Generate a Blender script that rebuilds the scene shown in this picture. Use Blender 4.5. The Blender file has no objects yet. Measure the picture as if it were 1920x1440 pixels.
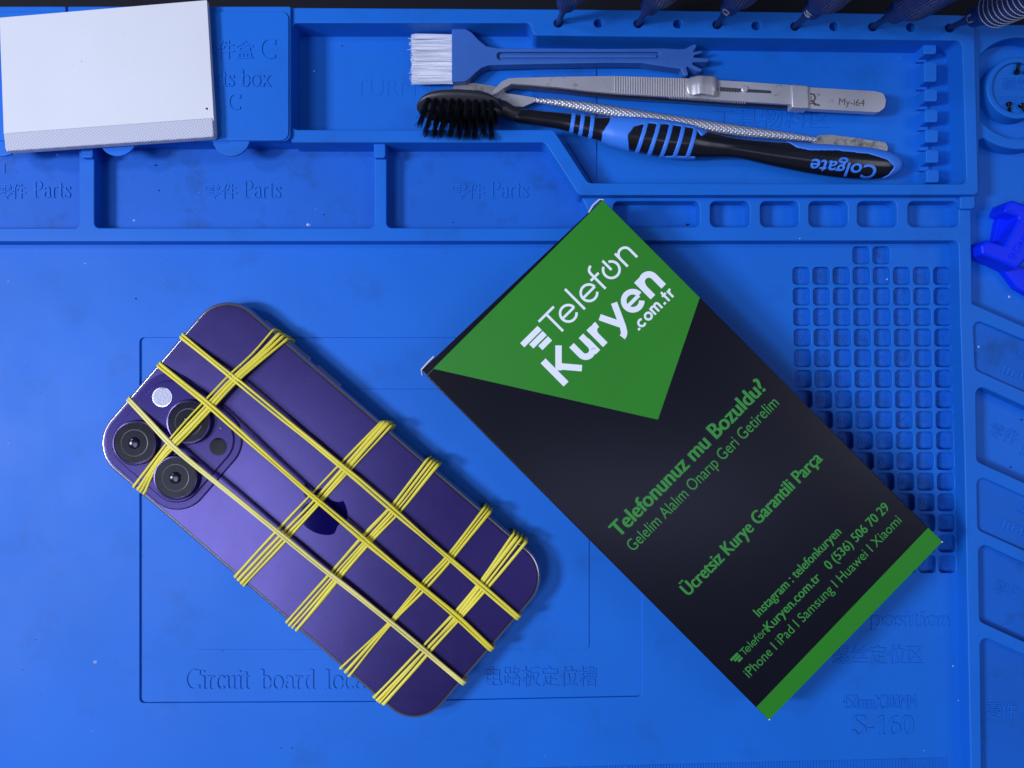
import bpy, bmesh, math, random
from mathutils import Vector, Matrix
random.seed(7)
sc = bpy.context.scene
COL = sc.collection
MM = 0.001
# ---------------- camera ----------------
F = 1442.0; H = 270.0; TILT = math.radians(1.0)
cd = bpy.data.cameras.new('camera'); cam = bpy.data.objects.new('camera', cd); COL.objects.link(cam)
cd.sensor_width = 36.0; cd.lens = 36.0*F/1920.0; cd.clip_start = 0.01; cd.clip_end = 20.0
cam.location = (0, 0, H*MM); cam.rotation_euler = (TILT, 0, 0)
sc.camera = cam
# ---------------- light ----------------
w = bpy.data.worlds.new("World"); sc.world = w; w.use_nodes = True
bg = w.node_tree.nodes['Background']; bg.inputs[0].default_value = (0.50, 0.58, 1.0, 1); bg.inputs[1].default_value = 0.11
def area(name, loc, target, size, size_y, power, color, spread=180):
    d = bpy.data.lights.new(name, 'AREA'); d.shape = 'RECTANGLE'; d.size = size; d.size_y = size_y
    d.energy = power; d.color = color; d.spread = math.radians(spread)
    o = bpy.data.objects.new(name, d); COL.objects.link(o); o.location = loc
    o.rotation_euler = (Vector(target)-Vector(loc)).to_track_quat('-Z', 'Y').to_euler()
    return o
area('desk_lamp_light', (-0.88, -0.10, 0.86), (0, 0, 0), 0.14, 0.22, 10.4, (0.70, 0.77, 1.0))
area('desk_lamp_light', (-1.05, 0.30, 1.10), (0, 0, 0), 0.14, 0.14, 4.0, (0.70, 0.77, 1.0))
area('ceiling_panel_or_sheen_light', (-0.84, -0.46, 1.8), (-0.84, -0.46, 0), 0.56, 0.70, 15.0, (0.70, 0.77, 1.0))
area('ceiling_panel_or_sheen_light', (0.34, -0.42, 1.8), (0.34, -0.42, 0), 0.70, 0.16, 1.0, (0.55, 0.60, 1.0))  # added strip without a known source, gives the box its bluish sheen
area('ceiling_panel_or_sheen_light', (1.35, 0.1, 1.8), (0, 0, 0), 0.9, 0.9, 6.5, (0.72, 0.79, 1.0))
sc.view_settings.view_transform = 'Standard'; sc.view_settings.look = 'None'
sc.view_settings.exposure = 0.0; sc.view_settings.gamma = 1.0
sc.view_settings.use_curve_mapping = False

# ---------------- helpers ----------------
ct, st = math.cos(TILT), math.sin(TILT)
def P(px, py, z=0.0):
    """point on the plane at height z (mm) seen at photo pixel px, py"""
    x = (px-960)/F; y = (720-py)/F
    dy = y*ct+st; dz = y*st-ct
    k = (z-H)/dz
    return Vector((x*k, dy*k, z))
def lin(c):
    return tuple(((v/255)/12.92 if v/255 <= .04045 else ((v/255+.055)/1.055)**2.4) for v in c)
def mat(name, col, rough=.5, metal=0., spec=.5, bump=0., bscale=300., var=0., vscale=40., coat=0., coat_r=.1, dirt=None, dscale=60., dlo=.6, dhi=.75, dcol=(.1,.1,.1), rvar=0., sss=0., sheen=0.):
    m = bpy.data.materials.new(name); m.use_nodes = True; nt = m.node_tree; n = nt.nodes; l = nt.links
    b = n['Principled BSDF']
    b.inputs['Base Color'].default_value = (*col, 1); b.inputs['Roughness'].default_value = rough
    b.inputs['Metallic'].default_value = metal; b.inputs['Specular IOR Level'].default_value = spec
    b.inputs['Coat Weight'].default_value = coat; b.inputs['Coat Roughness'].default_value = coat_r
    if sheen: b.inputs['Sheen Weight'].default_value = sheen
    if sss:
        b.inputs['Subsurface Weight'].default_value = sss; b.inputs['Subsurface Radius'].default_value = (.3, .5, 1)
        b.inputs['Subsurface Scale'].default_value = .001
    geo = n.new('ShaderNodeNewGeometry')
    def noise(scale, detail=4., rg=.55):
        t = n.new('ShaderNodeTexNoise'); t.inputs['Scale'].default_value = scale
        t.inputs['Detail'].default_value = detail; t.inputs['Roughness'].default_value = rg
        l.new(geo.outputs['Position'], t.inputs['Vector']); return t.outputs['Fac']
    def ramp(src, a, b_, c0=0., c1=1.):
        r = n.new('ShaderNodeMapRange'); r.inputs[1].default_value = a; r.inputs[2].default_value = b_
        r.inputs[3].default_value = c0; r.inputs[4].default_value = c1; l.new(src, r.inputs[0]); return r.outputs[0]
    cur = None
    if var:
        mx = n.new('ShaderNodeMix'); mx.data_type = 'RGBA'
        mx.inputs[6].default_value = (*[max(0, c*(1-var)) for c in col], 1); mx.inputs[7].default_value = (*[min(1, c*(1+var)) for c in col], 1)
        l.new(ramp(noise(vscale), .3, .7), mx.inputs[0]); cur = mx.outputs[2]
    if dirt:
        mx = n.new('ShaderNodeMix'); mx.data_type = 'RGBA'
        if cur: l.new(cur, mx.inputs[6])
        else: mx.inputs[6].default_value = (*col, 1)
        mx.inputs[7].default_value = (*dcol, 1)
        l.new(ramp(noise(dscale, 8, .65), dlo, dhi, 0, dirt), mx.inputs[0]); cur = mx.outputs[2]
    if cur: l.new(cur, b.inputs['Base Color'])
    if rvar: l.new(ramp(noise(vscale*1.7, 6), .3, .7, rough-rvar, rough+rvar), b.inputs['Roughness'])
    if bump:
        bp = n.new('ShaderNodeBump'); bp.inputs['Strength'].default_value = bump; bp.inputs['Distance'].default_value = .0002
        l.new(noise(bscale, 3), bp.inputs['Height']); l.new(bp.outputs[0], b.inputs['Normal'])
    return m

BASE = {}      # object -> root location in mm
def link(o, parent=None):
    COL.objects.link(o)
    if parent is not None: o.parent = parent; BASE[o.name] = BASE[parent.name]
    return o
def tag(o, label=None, cat=None, group=None, kind=None):
    if label: o['label'] = label
    if cat: o['category'] = cat
    if group: o['group'] = group
    if kind: o['kind'] = kind
    return o
def thing(name, label, cat, loc, group=None):
    o = bpy.data.objects.new(name, None); o.empty_display_size = .01; COL.objects.link(o)
    loc = Vector(loc); o.location = loc*MM; BASE[o.name] = loc.copy()
    return tag(o, label, cat, group)
def mk(name, vf, m, parent=None, smooth=35., base=None):
    """vf = (verts in mm world, faces) -> one mesh object"""
    vs, fs = vf
    b = BASE[parent.name] if parent is not None else Vector(base if base else (0, 0, 0))
    me = bpy.data.meshes.new(name)
    me.from_pydata([tuple((Vector(v)-b)*MM) for v in vs], [], fs)
    me.validate(); 
    bm = bmesh.new(); bm.from_mesh(me); bmesh.ops.remove_doubles(bm, verts=bm.verts, dist=1e-7)
    bmesh.ops.recalc_face_normals(bm, faces=bm.faces); bm.to_mesh(me); bm.free()
    if smooth:
        for p in me.polygons: p.use_smooth = True
        me.set_sharp_from_angle(angle=math.radians(smooth))
    me.materials.append(m)
    o = bpy.data.objects.new(name, me); link(o, parent)
    if smooth and smooth < 50:
        wn = o.modifiers.new('w', 'WEIGHTED_NORMAL'); wn.keep_sharp = True; wn.weight = 80
    if parent is None: o.location = b*MM; BASE[o.name] = b
    return o
def join(*vfs):
    V, Fc = [], []
    for vs, fs in vfs:
        k = len(V); V += [Vector(v) for v in vs]; Fc += [tuple(i+k for i in f) for f in fs]
    return V, Fc
def rpoly(pts, r, n=5):
    """round the corners of a closed 2D polygon; r number or list"""
    out = []; N = len(pts)
    for i in range(N):
        p = Vector(pts[i][:2]); a = Vector(pts[i-1][:2]); c = Vector(pts[(i+1) % N][:2])
        ri = r[i] if isinstance(r, (list, tuple)) else r
        da = (a-p); dc = (c-p); la, lc = da.length, dc.length; da /= la; dc /= lc
        ang = da.angle(dc)
        if ri <= 0 or ang > 3.1: out.append(p); continue
        d = min(ri/math.tan(ang/2), la*.49, lc*.49); p0 = p+da*d; p1 = p+dc*d
        for k in range(n+1):
            t = k/n
            # circular-ish arc by conic
            wgt = math.sin(ang/2)
            q = (p0*(1-t)**2 + p*2*wgt*t*(1-t) + p1*t*t)/((1-t)**2+2*wgt*t*(1-t)+t*t)
            out.append(q)
    return out
def s_area(p):
    return sum(p[i-1][0]*p[i][1]-p[i][0]*p[i-1][1] for i in range(len(p)))/2
def curve_vf(cu):
    o = bpy.data.objects.new('tmp', cu); COL.objects.link(o)
    dg = bpy.context.evaluated_depsgraph_get(); e = o.evaluated_get(dg); me = e.to_mesh()
    vs = [v.co.copy() for v in me.vertices]; fs = [tuple(p.vertices) for p in me.polygons]
    e.to_mesh_clear(); bpy.data.objects.remove(o); bpy.data.curves.remove(cu)
    return vs, fs
def plate(outer, holes, z0, z1, bev=.3, res=2):
    """solid plate with holes, rounded rims; outlines in mm world"""
    cu = bpy.data.curves.new('c', 'CURVE'); cu.dimensions = '2D'; cu.fill_mode = 'BOTH'
    for k, lp in enumerate([outer]+list(holes)):
        a = s_area(lp)
        if (k == 0) == (a < 0): lp = lp[::-1]
        s = cu.splines.new('POLY'); s.points.add(len(lp)-1)
        for pt, q in zip(s.points, lp): pt.co = (q[0], q[1], 0, 1)
        s.use_cyclic_u = True
    cu.extrude = max((z1-z0)/2-bev, .001); cu.bevel_depth = bev; cu.bevel_resolution = res; cu.offset = -bev
    vs, fs = curve_vf(cu)
    zc = (z0+z1)/2
    return [Vector((v.x, v.y, v.z+zc)) for v in vs], fs
def PX(pts, z): return [P(x, y, z).to_2d() for x, y in pts]
def rectpx(x0, y0, x1, y1, z, r): return rpoly(PX([(x0, y0), (x1, y0), (x1, y1), (x0, y1)], z), r)
def circ(c, r, n=40): return [Vector((c[0]+r*math.cos(2*math.pi*i/n), c[1]+r*math.sin(2*math.pi*i/n))) for i in range(n)]
def box_vf(c, sx, sy, sz):
    vs = [(c[0]+a*sx/2, c[1]+b*sy/2, c[2]+d*sz/2) for a in (-1, 1) for b in (-1, 1) for d in (-1, 1)]
    return [Vector(v) for v in vs], [(0, 1, 3, 2), (4, 6, 7, 5), (0, 4, 5, 1), (2, 3, 7, 6), (0, 2, 6, 4), (1, 5, 7, 3)]
def lathe(prof, n=32, flutes=0, fl_amp=0., fz=(0, 0)):
    V, Fc = [], []
    for (r, z) in prof:
        for i in range(n):
            a = 2*math.pi*i/n; rr = r
            if flutes and fz[0] <= z <= fz[1]: rr = r - fl_amp*(.5-.5*math.cos(a*flutes))
            V.append(Vector((rr*math.cos(a), rr*math.sin(a), z)))
    for k in range(len(prof)-1):
        for i in range(n):
            j = (i+1) % n; Fc.append((k*n+i, k*n+j, (k+1)*n+j, (k+1)*n+i))
    Fc.append(tuple(range(n))[::-1]); Fc.append(tuple((len(prof)-1)*n+i for i in range(n)))
    return V, Fc
def sweep(path, side, rw, rh, closed=False, n=8):
    """elliptic tube; side = fixed width direction or None (use z cross tangent)"""
    V, Fc = [], []; N = len(path)
    for i, p in enumerate(path):
        a = path[(i-1) % N] if (closed or i > 0) else p; b = path[(i+1) % N] if (closed or i < N-1) else p
        t = (b-a).normalized()
        s = side if side is not None else t.cross(Vector((0, 0, 1))).normalized()
        s = (s-t*s.dot(t)).normalized(); h = t.cross(s).normalized()
        w_ = rw[i] if isinstance(rw, list) else rw; h_ = rh[i] if isinstance(rh, list) else rh
        for k in range(n):
            an = 2*math.pi*k/n; V.append(p+s*w_*math.cos(an)+h*h_*math.sin(an))
    for i in range(N if closed else N-1):
        j = (i+1) % N
        for k in range(n):
            l = (k+1) % n; Fc.append((i*n+k, i*n+l, j*n+l, j*n+k))
    if not closed: Fc.append(tuple(range(n))); Fc.append(tuple((N-1)*n+k for k in range(n)))
    return V, Fc
# ---- writing ----
_tc = {}
def text_vf(body, off=0.):
    k = (body, off)
    if k not in _tc:
        cu = bpy.data.curves.new('t', 'FONT'); cu.body = body; cu.size = 1; cu.offset = off; cu.extrude = .5; cu.resolution_u = 4
        _tc[k] = curve_vf(cu)
    return _tc[k]
CAP = None
def text_map(body, fmap, width=None, cap=1., off=0., asp=1.):
    """fmap(x, y, h) world; x from 0..width, y up from baseline with cap height cap; h 0 or 1"""
    global CAP
    if CAP is None: CAP = max(v.y for v in text_vf('H')[0])
    vs, fs = text_vf(body, off)
    x0 = min(v.x for v in vs); x1 = max(v.x for v in vs)
    ky = cap/CAP; kx = width/(x1-x0) if width else ky*asp
    return [fmap((v.x-x0)*kx, v.y*ky, v.z+.5) for v in vs], fs
# stroke letters (own outlines)
def arc(cx, cy, rx, ry, a0, a1, n=14):
    return [(cx+rx*math.cos(math.radians(a0+(a1-a0)*i/n)), cy+ry*math.sin(math.radians(a0+(a1-a0)*i/n))) for i in range(n+1)]
_zj = [0]
def ribbon(pts, wf, fmap):
    """ribbon prism; wf = width or (thin, thick) by direction"""
    pts = [Vector(p) for p in pts]; pts = [p for i, p in enumerate(pts) if i == 0 or (p-pts[i-1]).length > 1e-4]; N = len(pts); L, R = [], []
    for i in range(N):
        a = pts[max(i-1, 0)]; b = pts[min(i+1, N-1)]; t = (b-a)
        if t.length < 1e-9: t = Vector((1, 0))
        t.normalize(); nn = Vector((-t.y, t.x))
        k = 1.
        if 0 < i < N-1:
            t1 = (pts[i]-a).normalized(); k = 1/max(.45, nn.dot(Vector((-t1.y, t1.x))))
        wd = wf if not isinstance(wf, tuple) else wf[0]+(wf[1]-wf[0])*abs(t.y)**1.6
        L.append(pts[i]+nn*wd*k/2); R.append(pts[i]-nn*wd*k/2)
    _zj[0] = (_zj[0]+1) % 7; e = 1+_zj[0]*.03
    V = [fmap(p.x, p.y, h) for k_, p in enumerate(L+R) for h in (0, e+(k_ % N)*.0025)]
    Fc = []
    for i in range(N-1):
        l0, l1, r0, r1 = 2*i, 2*i+2, 2*(N+i), 2*(N+i)+2
        Fc += [(l0+1, l1+1, r1+1, r0+1), (l0, r0, r1, l1), (l0, l1, l1+1, l0+1), (r0, r0+1, r1+1, r1)]
    Fc += [(0, 1, 2*N+1, 2*N), (2*N-2, 4*N-2, 4*N-1, 2*N-1)]
    return V, Fc
def SG():
    g = {}; X = .66
    sf = lambda x, y, w=.13: [(x-w, y), (x+w, y)]
    g['P'] = (.66, [[(.17, 0), (.17, 1)], [(.1, 1), (.34, 1)]+arc(.34, .75, .24, .25, 90, -90)+[(.17, .5)], sf(.17, 0, .17)])
    g['C'] = (.8, [arc(.44, .5, .36, .5, 48, 312, 22), [(.72, .98), (.72, .72)], [(.7, .02), (.7, .2)]])
    g['S'] = (.6, [arc(.3, .75, .2, .25, 20, 180)[:]+arc(.3, .26, .22, .26, 90, -160, 16)[2:], [(.5, .98), (.5, .76)], [(.08, .02), (.08, .24)]])
    g['a'] = (.52, [arc(.24, .47, .16, .19, 160, 0)+[(.4, .1), (.5, .02)], arc(.24, .17, .17, .17, 100, 330, 12)])
    g['r'] = (.44, [[(.14, 0), (.14, X)], [(.14, .45)]+arc(.3, .48, .13, .17, 150, 50), sf(.14, 0), [(.04, X), (.14, X)]])
    g['t'] = (.36, [[(.16, .88), (.16, .15)]+arc(.26, .13, .1, .13, 180, 300), [(.03, X), (.32, X)]])
    g['s'] = (.44, [arc(.22, .49, .14, .17, 20, 180)+arc(.2, .17, .17, .17, 90, -160, 12)[2:], [(.36, X), (.36, .5)], [(.05, 0), (.05, .17)]])
    g['b'] = (.56, [[(.13, 0), (.13, 1)], arc(.28, .33, .2, .34, 140, -140, 18), [(.03, 1), (.13, 1)]])
    g['d'] = (.58, [[(.43, 0), (.43, 1)], arc(.28, .33, .2, .34, 40, 320, 18), [(.33, 1), (.43, 1)], [(.43, .01), (.55, .01)]])
    g['p'] = (.58, [[(.13, -.3), (.13, X)], arc(.3, .33, .2, .34, 140, -140, 18), [(.03, X), (.13, X)], sf(.13, -.3)])
    g['g'] = (.54, [arc(.25, .45, .15, .2, 0, 360, 16), [(.36, .6), (.5, .62)], arc(.2, .2, .1, .08, 120, 240, 6)+[(.36, .1)]+arc(.26, -.08, .2, .17, 60, -200, 12)])
    g['o'] = (.56, [arc(.28, .33, .22, .34, 0, 360, 22)])
    g['c'] = (.48, [arc(.28, .33, .21, .34, 40, 320, 18)])
    g['e'] = (.5, [[(.08, .38), (.44, .38)]+arc(.27, .33, .19, .34, 8, 320, 18)])
    g['i'] = (.3, [[(.15, 0), (.15, X)], sf(.15, 0), [(.04, X), (.15, X)], [(.15, .86), (.15, .96)]])
    g['l'] = (.3, [[(.15, 0), (.15, 1)], sf(.15, 0), [(.04, 1), (.15, 1)]])
    g['u'] = (.58, [[(.13, X), (.13, .2)]+arc(.28, .2, .15, .2, 180, 350, 8), [(.43, 0), (.43, X)], [(.03, X), (.13, X)], [(.33, X), (.43, X)], [(.43, .01), (.55, .01)]])
    nn = lambda x: [[(x, .48)]+arc(x+.16, .45, .14, .2, 160, 0, 8)+[(x+.3, 0)], sf(x+.3, 0, .1)]
    g['n'] = (.6, [[(.14, 0), (.14, X)], [(.03, X), (.14, X)], sf(.14, 0, .1)]+nn(.14))
    g['m'] = (.9, [[(.14, 0), (.14, X)], [(.03, X), (.14, X)], sf(.14, 0, .1)]+nn(.14)+nn(.44))
    g['x'] = (.54, [[(.08, X), (.46, 0)], [(.44, X), (.08, 0)], sf(.08, 0, .1), sf(.46, 0, .1), sf(.08, X, .1), sf(.44, X, .1)])
    g['-'] = (.4, [[(.06, .32), (.32, .32)]]); g[' '] = (.3, [])
    g['1'] = (.5, [[(.26, 0), (.26, .98)], [(.12, .86), (.26, .98)], sf(.26, 0)])
    g['6'] = (.56, [arc(.46, .3, .38, .68, 95, 180, 10)+arc(.28, .3, .2, .3, 180, 360, 10)+arc(.28, .3, .2, .3, 0, 160, 10)])
    g['0'] = (.56, [arc(.28, .49, .2, .49, 0, 360, 24)])
    return g
GL = SG()
def serif(body, fmap, width, cap, wt=(.05, .12)):
    tot = sum(GL[c][0] for c in body); kx = width/tot; x = 0; parts = []
    for c in body:
        adv, strokes = GL[c]
        for s in strokes:
            # widths in glyph space, mapped together
            parts.append(ribbon([(x+a, b) for a, b in s], wt, lambda u, v, h: fmap(u*kx, v*cap, h)))
        x += adv
    return join(*parts)
def pxmap(px, py, z, eh=.28, rot=0.):
    """text map for the mat: origin baseline px, rotation clockwise deg in picture"""
    c, s = math.cos(math.radians(rot)), math.sin(math.radians(rot))
    def f(x, y, h):
        q = P(px+x*c+y*s, py+x*s-y*c, z); q.z = z-.1+h*(eh+.1); return q
    return f

# ---------------- materials ----------------
M = {}
M['mat'] = mat('blue_silicone', (.007, .143, .59), .50, spec=.24, bump=.14, bscale=1100, var=.07, vscale=16, dirt=.5, dscale=45, dlo=.55, dhi=.78, dcol=(.008, .085, .30), rvar=.05)
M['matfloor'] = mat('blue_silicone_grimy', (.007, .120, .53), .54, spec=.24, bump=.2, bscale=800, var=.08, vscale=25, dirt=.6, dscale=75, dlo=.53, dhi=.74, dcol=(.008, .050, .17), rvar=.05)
M['table'] = mat('black_table', (.005, .005, .009), .6, spec=.2, bump=.2, bscale=500)
M['black'] = mat('black_card', (.0055, .005, .010), .24, spec=.33, var=.1, vscale=30, bump=.05, bscale=1500)
M['green'] = mat('green_print', (.022, .235, .012), .46, spec=.35, bump=.05, bscale=1500, var=.03)
M['greentext'] = mat('green_ink', (.035, .27, .035), .5)
M['white'] = mat('white_print', (.90, .91, .93), .5)
M['cardw'] = mat('white_card_edge', (.62, .62, .62), .7)
M['paper'] = mat('white_paper', (.75, .74, .73), .75, bump=.2, bscale=900, var=.035, vscale=18)
M['rubber'] = mat('yellow_rubber', (.85, .73, .06), .45, var=.12, vscale=60, spec=.5, sss=.15)
M['rubber2'] = mat('pale_yellow_rubber', (.85, .75, .22), .45, var=.10, vscale=60, spec=.5, sss=.15)
M['rubber3'] = mat('deep_yellow_rubber', (.81, .69, .04), .45, var=.12, vscale=60, spec=.5, sss=.15)
M['steel'] = mat('brushed_steel', (.60, .58, .59), .40, metal=.6, bump=.1, bscale=900, dirt=.7, dscale=170, dlo=.60, dhi=.72, dcol=(.16, .12, .08), rvar=.08)
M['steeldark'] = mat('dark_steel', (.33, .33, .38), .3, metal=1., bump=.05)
M['steelold'] = mat('stained_steel', (.50, .48, .44), .4, metal=.8, dirt=.85, dscale=260, dlo=.48, dhi=.62, dcol=(.10, .07, .045), rvar=.1, bump=.4, bscale=700)
M['phone'] = mat('matte_purple_glass', (.015, .008, .064), .27, spec=1.0, rvar=.015, vscale=90)
M['phone'].node_tree.nodes['Principled BSDF'].inputs['Specular Tint'].default_value = (.42, .35, 1, 1)
M['phoneshiny'] = mat('gloss_purple_glass', (.035, .024, .15), .2, spec=.22)
M['phoneshiny'].node_tree.nodes['Principled BSDF'].inputs['Specular Tint'].default_value = (.6, .5, 1, 1)
M['logo'] = mat('polished_logo', (.004, .002, .06), .06, spec=.3)
M['logo'].node_tree.nodes['Principled BSDF'].inputs['Specular Tint'].default_value = (.3, .3, 1, 1)
M['frame'] = mat('purple_steel_frame', (.50, .47, .58), .24, metal=.9)
M['framedark'] = mat('black_seal', (.004, .004, .006), .35)
M['lens'] = mat('lens_glass', (.009, .009, .015), .2, spec=.07, bump=.03, bscale=250, var=.4, vscale=300)
M['innerring'] = mat('inner_lens_ring', (.05, .05, .065), .3, spec=.3)
M['element'] = mat('front_element', (.006, .006, .02), .14, spec=.22)
M['lensring'] = mat('lens_ring', (.13, .10, .25), .25, metal=.9)
M['flash'] = mat('flash_lens', (.50, .50, .58), .35, spec=.4, bump=1., bscale=1400)
M['plastic'] = mat('blue_brush_plastic', (.034, .125, .42), .45, bump=.1, bscale=400, var=.08, vscale=50)
M['bristle'] = mat('white_bristle', (.85, .86, .92), .5, sss=.0)
M['bbristle'] = mat('black_bristle', (.004, .004, .006), .5, spec=.25)
M['tbblack'] = mat('black_handle_plastic', (.008, .008, .012), .2, spec=.6, dirt=.0)
M['tbhead'] = mat('dusty_black_plastic', (.022, .022, .028), .4, dirt=.5, dscale=150, dlo=.5, dhi=.75, dcol=(.05, .05, .045))
M['tbblue'] = mat('blue_rubber_grip', (.045, .22, .80), .4)
M['navy'] = mat('navy_driver_grip', (.012, .022, .105), .42, bump=.1)
M['navy2'] = mat('navy_driver_shaft', (.016, .035, .15), .35)
M['gray'] = mat('gray_ink', (.30, .33, .42), .5)
M['clip'] = mat('bright_blue_plastic', (.002, .028, .86), .42, spec=.2, bump=.05, bscale=600)
M['screw'] = mat('black_screw', (.01, .01, .014), .3, metal=.7)
M['brown'] = mat('brown_etching', (.08, .07, .06), .5)
M['dust'] = mat('pale_dust', (.55, .6, .7), .8)
M['crumb'] = mat('dark_crumb', (.01, .012, .03), .8)

# fabric tape: fine woven pattern
def tape_mat():
    m = mat('woven_tape', (.60, .60, .65), .8); nt = m.node_tree; n = nt.nodes; l = nt.links
    tc = n.new('ShaderNodeNewGeometry'); a = n.new('ShaderNodeTexWave'); b = n.new('ShaderNodeTexWave')
    mp = n.new('ShaderNodeMapping'); mp.inputs['Rotation'].default_value = (0, 0, .6); l.new(tc.outputs['Position'], mp.inputs[0])
    for t, d in ((a, 'X'), (b, 'Y')):
        t.bands_direction = d; t.inputs['Scale'].default_value = 420; t.inputs['Distortion'].default_value = .6; l.new(mp.outputs[0], t.inputs[0])
    mu = n.new('ShaderNodeMath'); mu.operation = 'MULTIPLY'; l.new(a.outputs['Fac'], mu.inputs[0]); l.new(b.outputs['Fac'], mu.inputs[1])
    mx = n.new('ShaderNodeMix'); mx.data_type = 'RGBA'; mx.inputs[6].default_value = (.52, .52, .58, 1); mx.inputs[7].default_value = (.84, .84, .88, 1)
    l.new(mu.outputs[0], mx.inputs[0]); l.new(mx.outputs[2], n['Principled BSDF'].inputs['Base Color'])
    bp = n.new('ShaderNodeBump'); bp.inputs['Distance'].default_value = .0002; bp.inputs['Strength'].default_value = .6
    l.new(mu.outputs[0], bp.inputs['Height']); l.new(bp.outputs[0], n['Principled BSDF'].inputs['Normal'])
    return m
M['tape'] = tape_mat()
def knurl_mat():
    m = mat('knurled_steel', (.60, .60, .64), .4, metal=.7); nt = m.node_tree; n = nt.nodes; l = nt.links
    tc = n.new('ShaderNodeNewGeometry'); outs = []
    for rot in (.75, -.95):
        mp = n.new('ShaderNodeMapping'); mp.inputs['Rotation'].default_value = (0, 0, rot); l.new(tc.outputs['Position'], mp.inputs[0])
        t = n.new('ShaderNodeTexWave'); t.bands_direction = 'X'; t.inputs['Scale'].default_value = 300; l.new(mp.outputs[0], t.inputs[0]); outs.append(t.outputs['Fac'])
    mu = n.new('ShaderNodeMath'); mu.operation = 'MULTIPLY'; l.new(outs[0], mu.inputs[0]); l.new(outs[1], mu.inputs[1])
    bp = n.new('ShaderNodeBump'); bp.inputs['Distance'].default_value = .0003; bp.inputs['Strength'].default_value = .7
    l.new(mu.outputs[0], bp.inputs['Height']); l.new(bp.outputs[0], n['Principled BSDF'].inputs['Normal'])
    return m
M['knurl'] = knurl_mat()

# ---------------- setting: table ----------------
tb = mk('tabletop', box_vf((0, 0, -25), 2400, 1800, 41.9), M['table'], base=(0, 0, -25), smooth=0); tag(tb, 'black table surface under the mat', None, None, 'structure')

# ---------------- the silicone mat ----------------
mroot = thing('silicone_mat', 'large blue silicone repair mat with moulded trays and small screw cells', 'mat', (0, 0, -4))
XL, XR, YB = -240, 2160, 1600
base_o = rpoly(PX([(XL, 13), (545, 14), (1820, 28), (1825, 46), (XR, 46), (XR, YB), (XL, YB)], -2), 1.)
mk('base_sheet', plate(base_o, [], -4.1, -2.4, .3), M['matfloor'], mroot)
# main work panel with the screw cells and the board recess as holes
def cellc(r, c):
    y = 517+38.64*(r-1)
    return 1502.7+(y-517)*.0185+37.7*(c-1), y
cells = [(0, 4), (0, 5)]+[(r, c) for r in range(1, 16) for c in range(1, 9)]
holes = []
for r, c in cells:
    x, y = cellc(r, c); holes.append(rectpx(x-16, y-16.3, x+16, y+16.3, 0, 1.4))
rec = PX([(262, 633), (1205, 633), (1203, 1306), (700, 1316), (262, 1318)], 0)
holes.append(rpoly(rec, 1.5))
pan_o = PX([(XL+6, 30), (1815, 45), (XR-8, 60), (XR-8, YB-8), (XL+6, YB-8)], 0)
mk('main_panel', plate(pan_o, holes, -2.8, 0, .28), M['mat'], mroot)
ins = [(Vector(p)-Vector((-40, -50)))*1.0 for p in rec]
cen = sum((Vector(p) for p in rec), Vector((0, 0)))/len(rec)
big = [cen+(Vector(p)-cen)*1.03 for p in rec]
mk('board_recess', plate(big, [], -2.7, -.75, .1), M['mat'], mroot)
mk('board_plateau', plate(rectpx(361, 729, 1105, 1219, 0, 1.6), [], -1.5, -.42, .2), M['mat'], mroot)
# cell numbers
nums = []
for k, (r, c) in enumerate(cells):
    x, y = cellc(r, c); s = str(k+1)
    wd = 6.5 if len(s) == 1 else (15 if len(s) == 2 else 20)
    if s == '1': wd = 3
    q = P(x, y, 0); kk = (H+2.4)/H
    # cell floor seen a little displaced towards the middle
    nums.append(text_map(s, (lambda X, Y, h, q=q, wd=wd: Vector((q.x+(X-wd/2)/5.34, q.y+(Y-6.5)/5.34, -2.5+h*.32))), wd, 13))
nm = mk('cell_number', join(*nums), M['matfloor'], mroot, 0)
# raised frame (z 6) with wells, small cells, side wells
Z1 = 6.0
tool_in = [(547, 43), (996, 43), (999, 66), (1804, 76), (1813, 345), (1103, 343), (1038, 243), (547, 243)]
tool_r = [2, 2, 2.0, 2.2, 2.2, 2.5, 2.0, 2.2]
def grow(pl, d):
    """offset polygon outward (mm)"""
    N = len(pl); sg = 1 if s_area(pl) > 0 else -1; out = []
    for i in range(N):
        a, b, c = Vector(pl[i-1]), Vector(pl[i]), Vector(pl[(i+1) % N])
        n1 = Vector(((b-a).y, -(b-a).x)).normalized()*sg; n2 = Vector(((c-b).y, -(c-b).x)).normalized()*sg
        out.append(b+(n1+n2)/max(.3, 1+n1.dot(n2))*d)
    return out
tool_hole = PX(tool_in, 10)
f_holes = [rpoly(grow(tool_hole, .6), 2)]
f_holes.append(rpoly(PX([(-120, 262), (148, 262), (148, 427), (-120, 427)], Z1), 1.5))
f_holes.append(rpoly(PX([(177, 262), (702, 262), (702, 427), (177, 427)], Z1), 1.8))
f_holes.append(rpoly(PX([(725, 262), (1021, 262), (1089, 366), (1104, 398), (1122, 427), (725, 427)], Z1), [1.8, .5, .5, 1, 1, 1.8]))
for x0, x1 in ((1150, 1312), (1332, 1406), (1426, 1498), (1517, 1590), (1608, 1682), (1703, 1798)):
    f_holes.append(rectpx(x0, 377, x1, 425, Z1, 2.0))
f_holes.append(rpoly(PX([(-180, 453), (1798, 451), (1801, 600), (1809, 860), (1815.5, 1200), (1821, 1480), (1823, 1560), (-180, 1560)], Z1), [2, 2, 20, 20, 20, 20, 2, 2]))
def side(pts, r): f_holes.append(rpoly(PX(pts, Z1), r))
side([(1825, 597), (2110, 716), (2110, 819), (1829, 693)], 2.2)
side([(1830, 720), (2110, 847), (2110, 990), (1832, 865)], 2.2)
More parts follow.
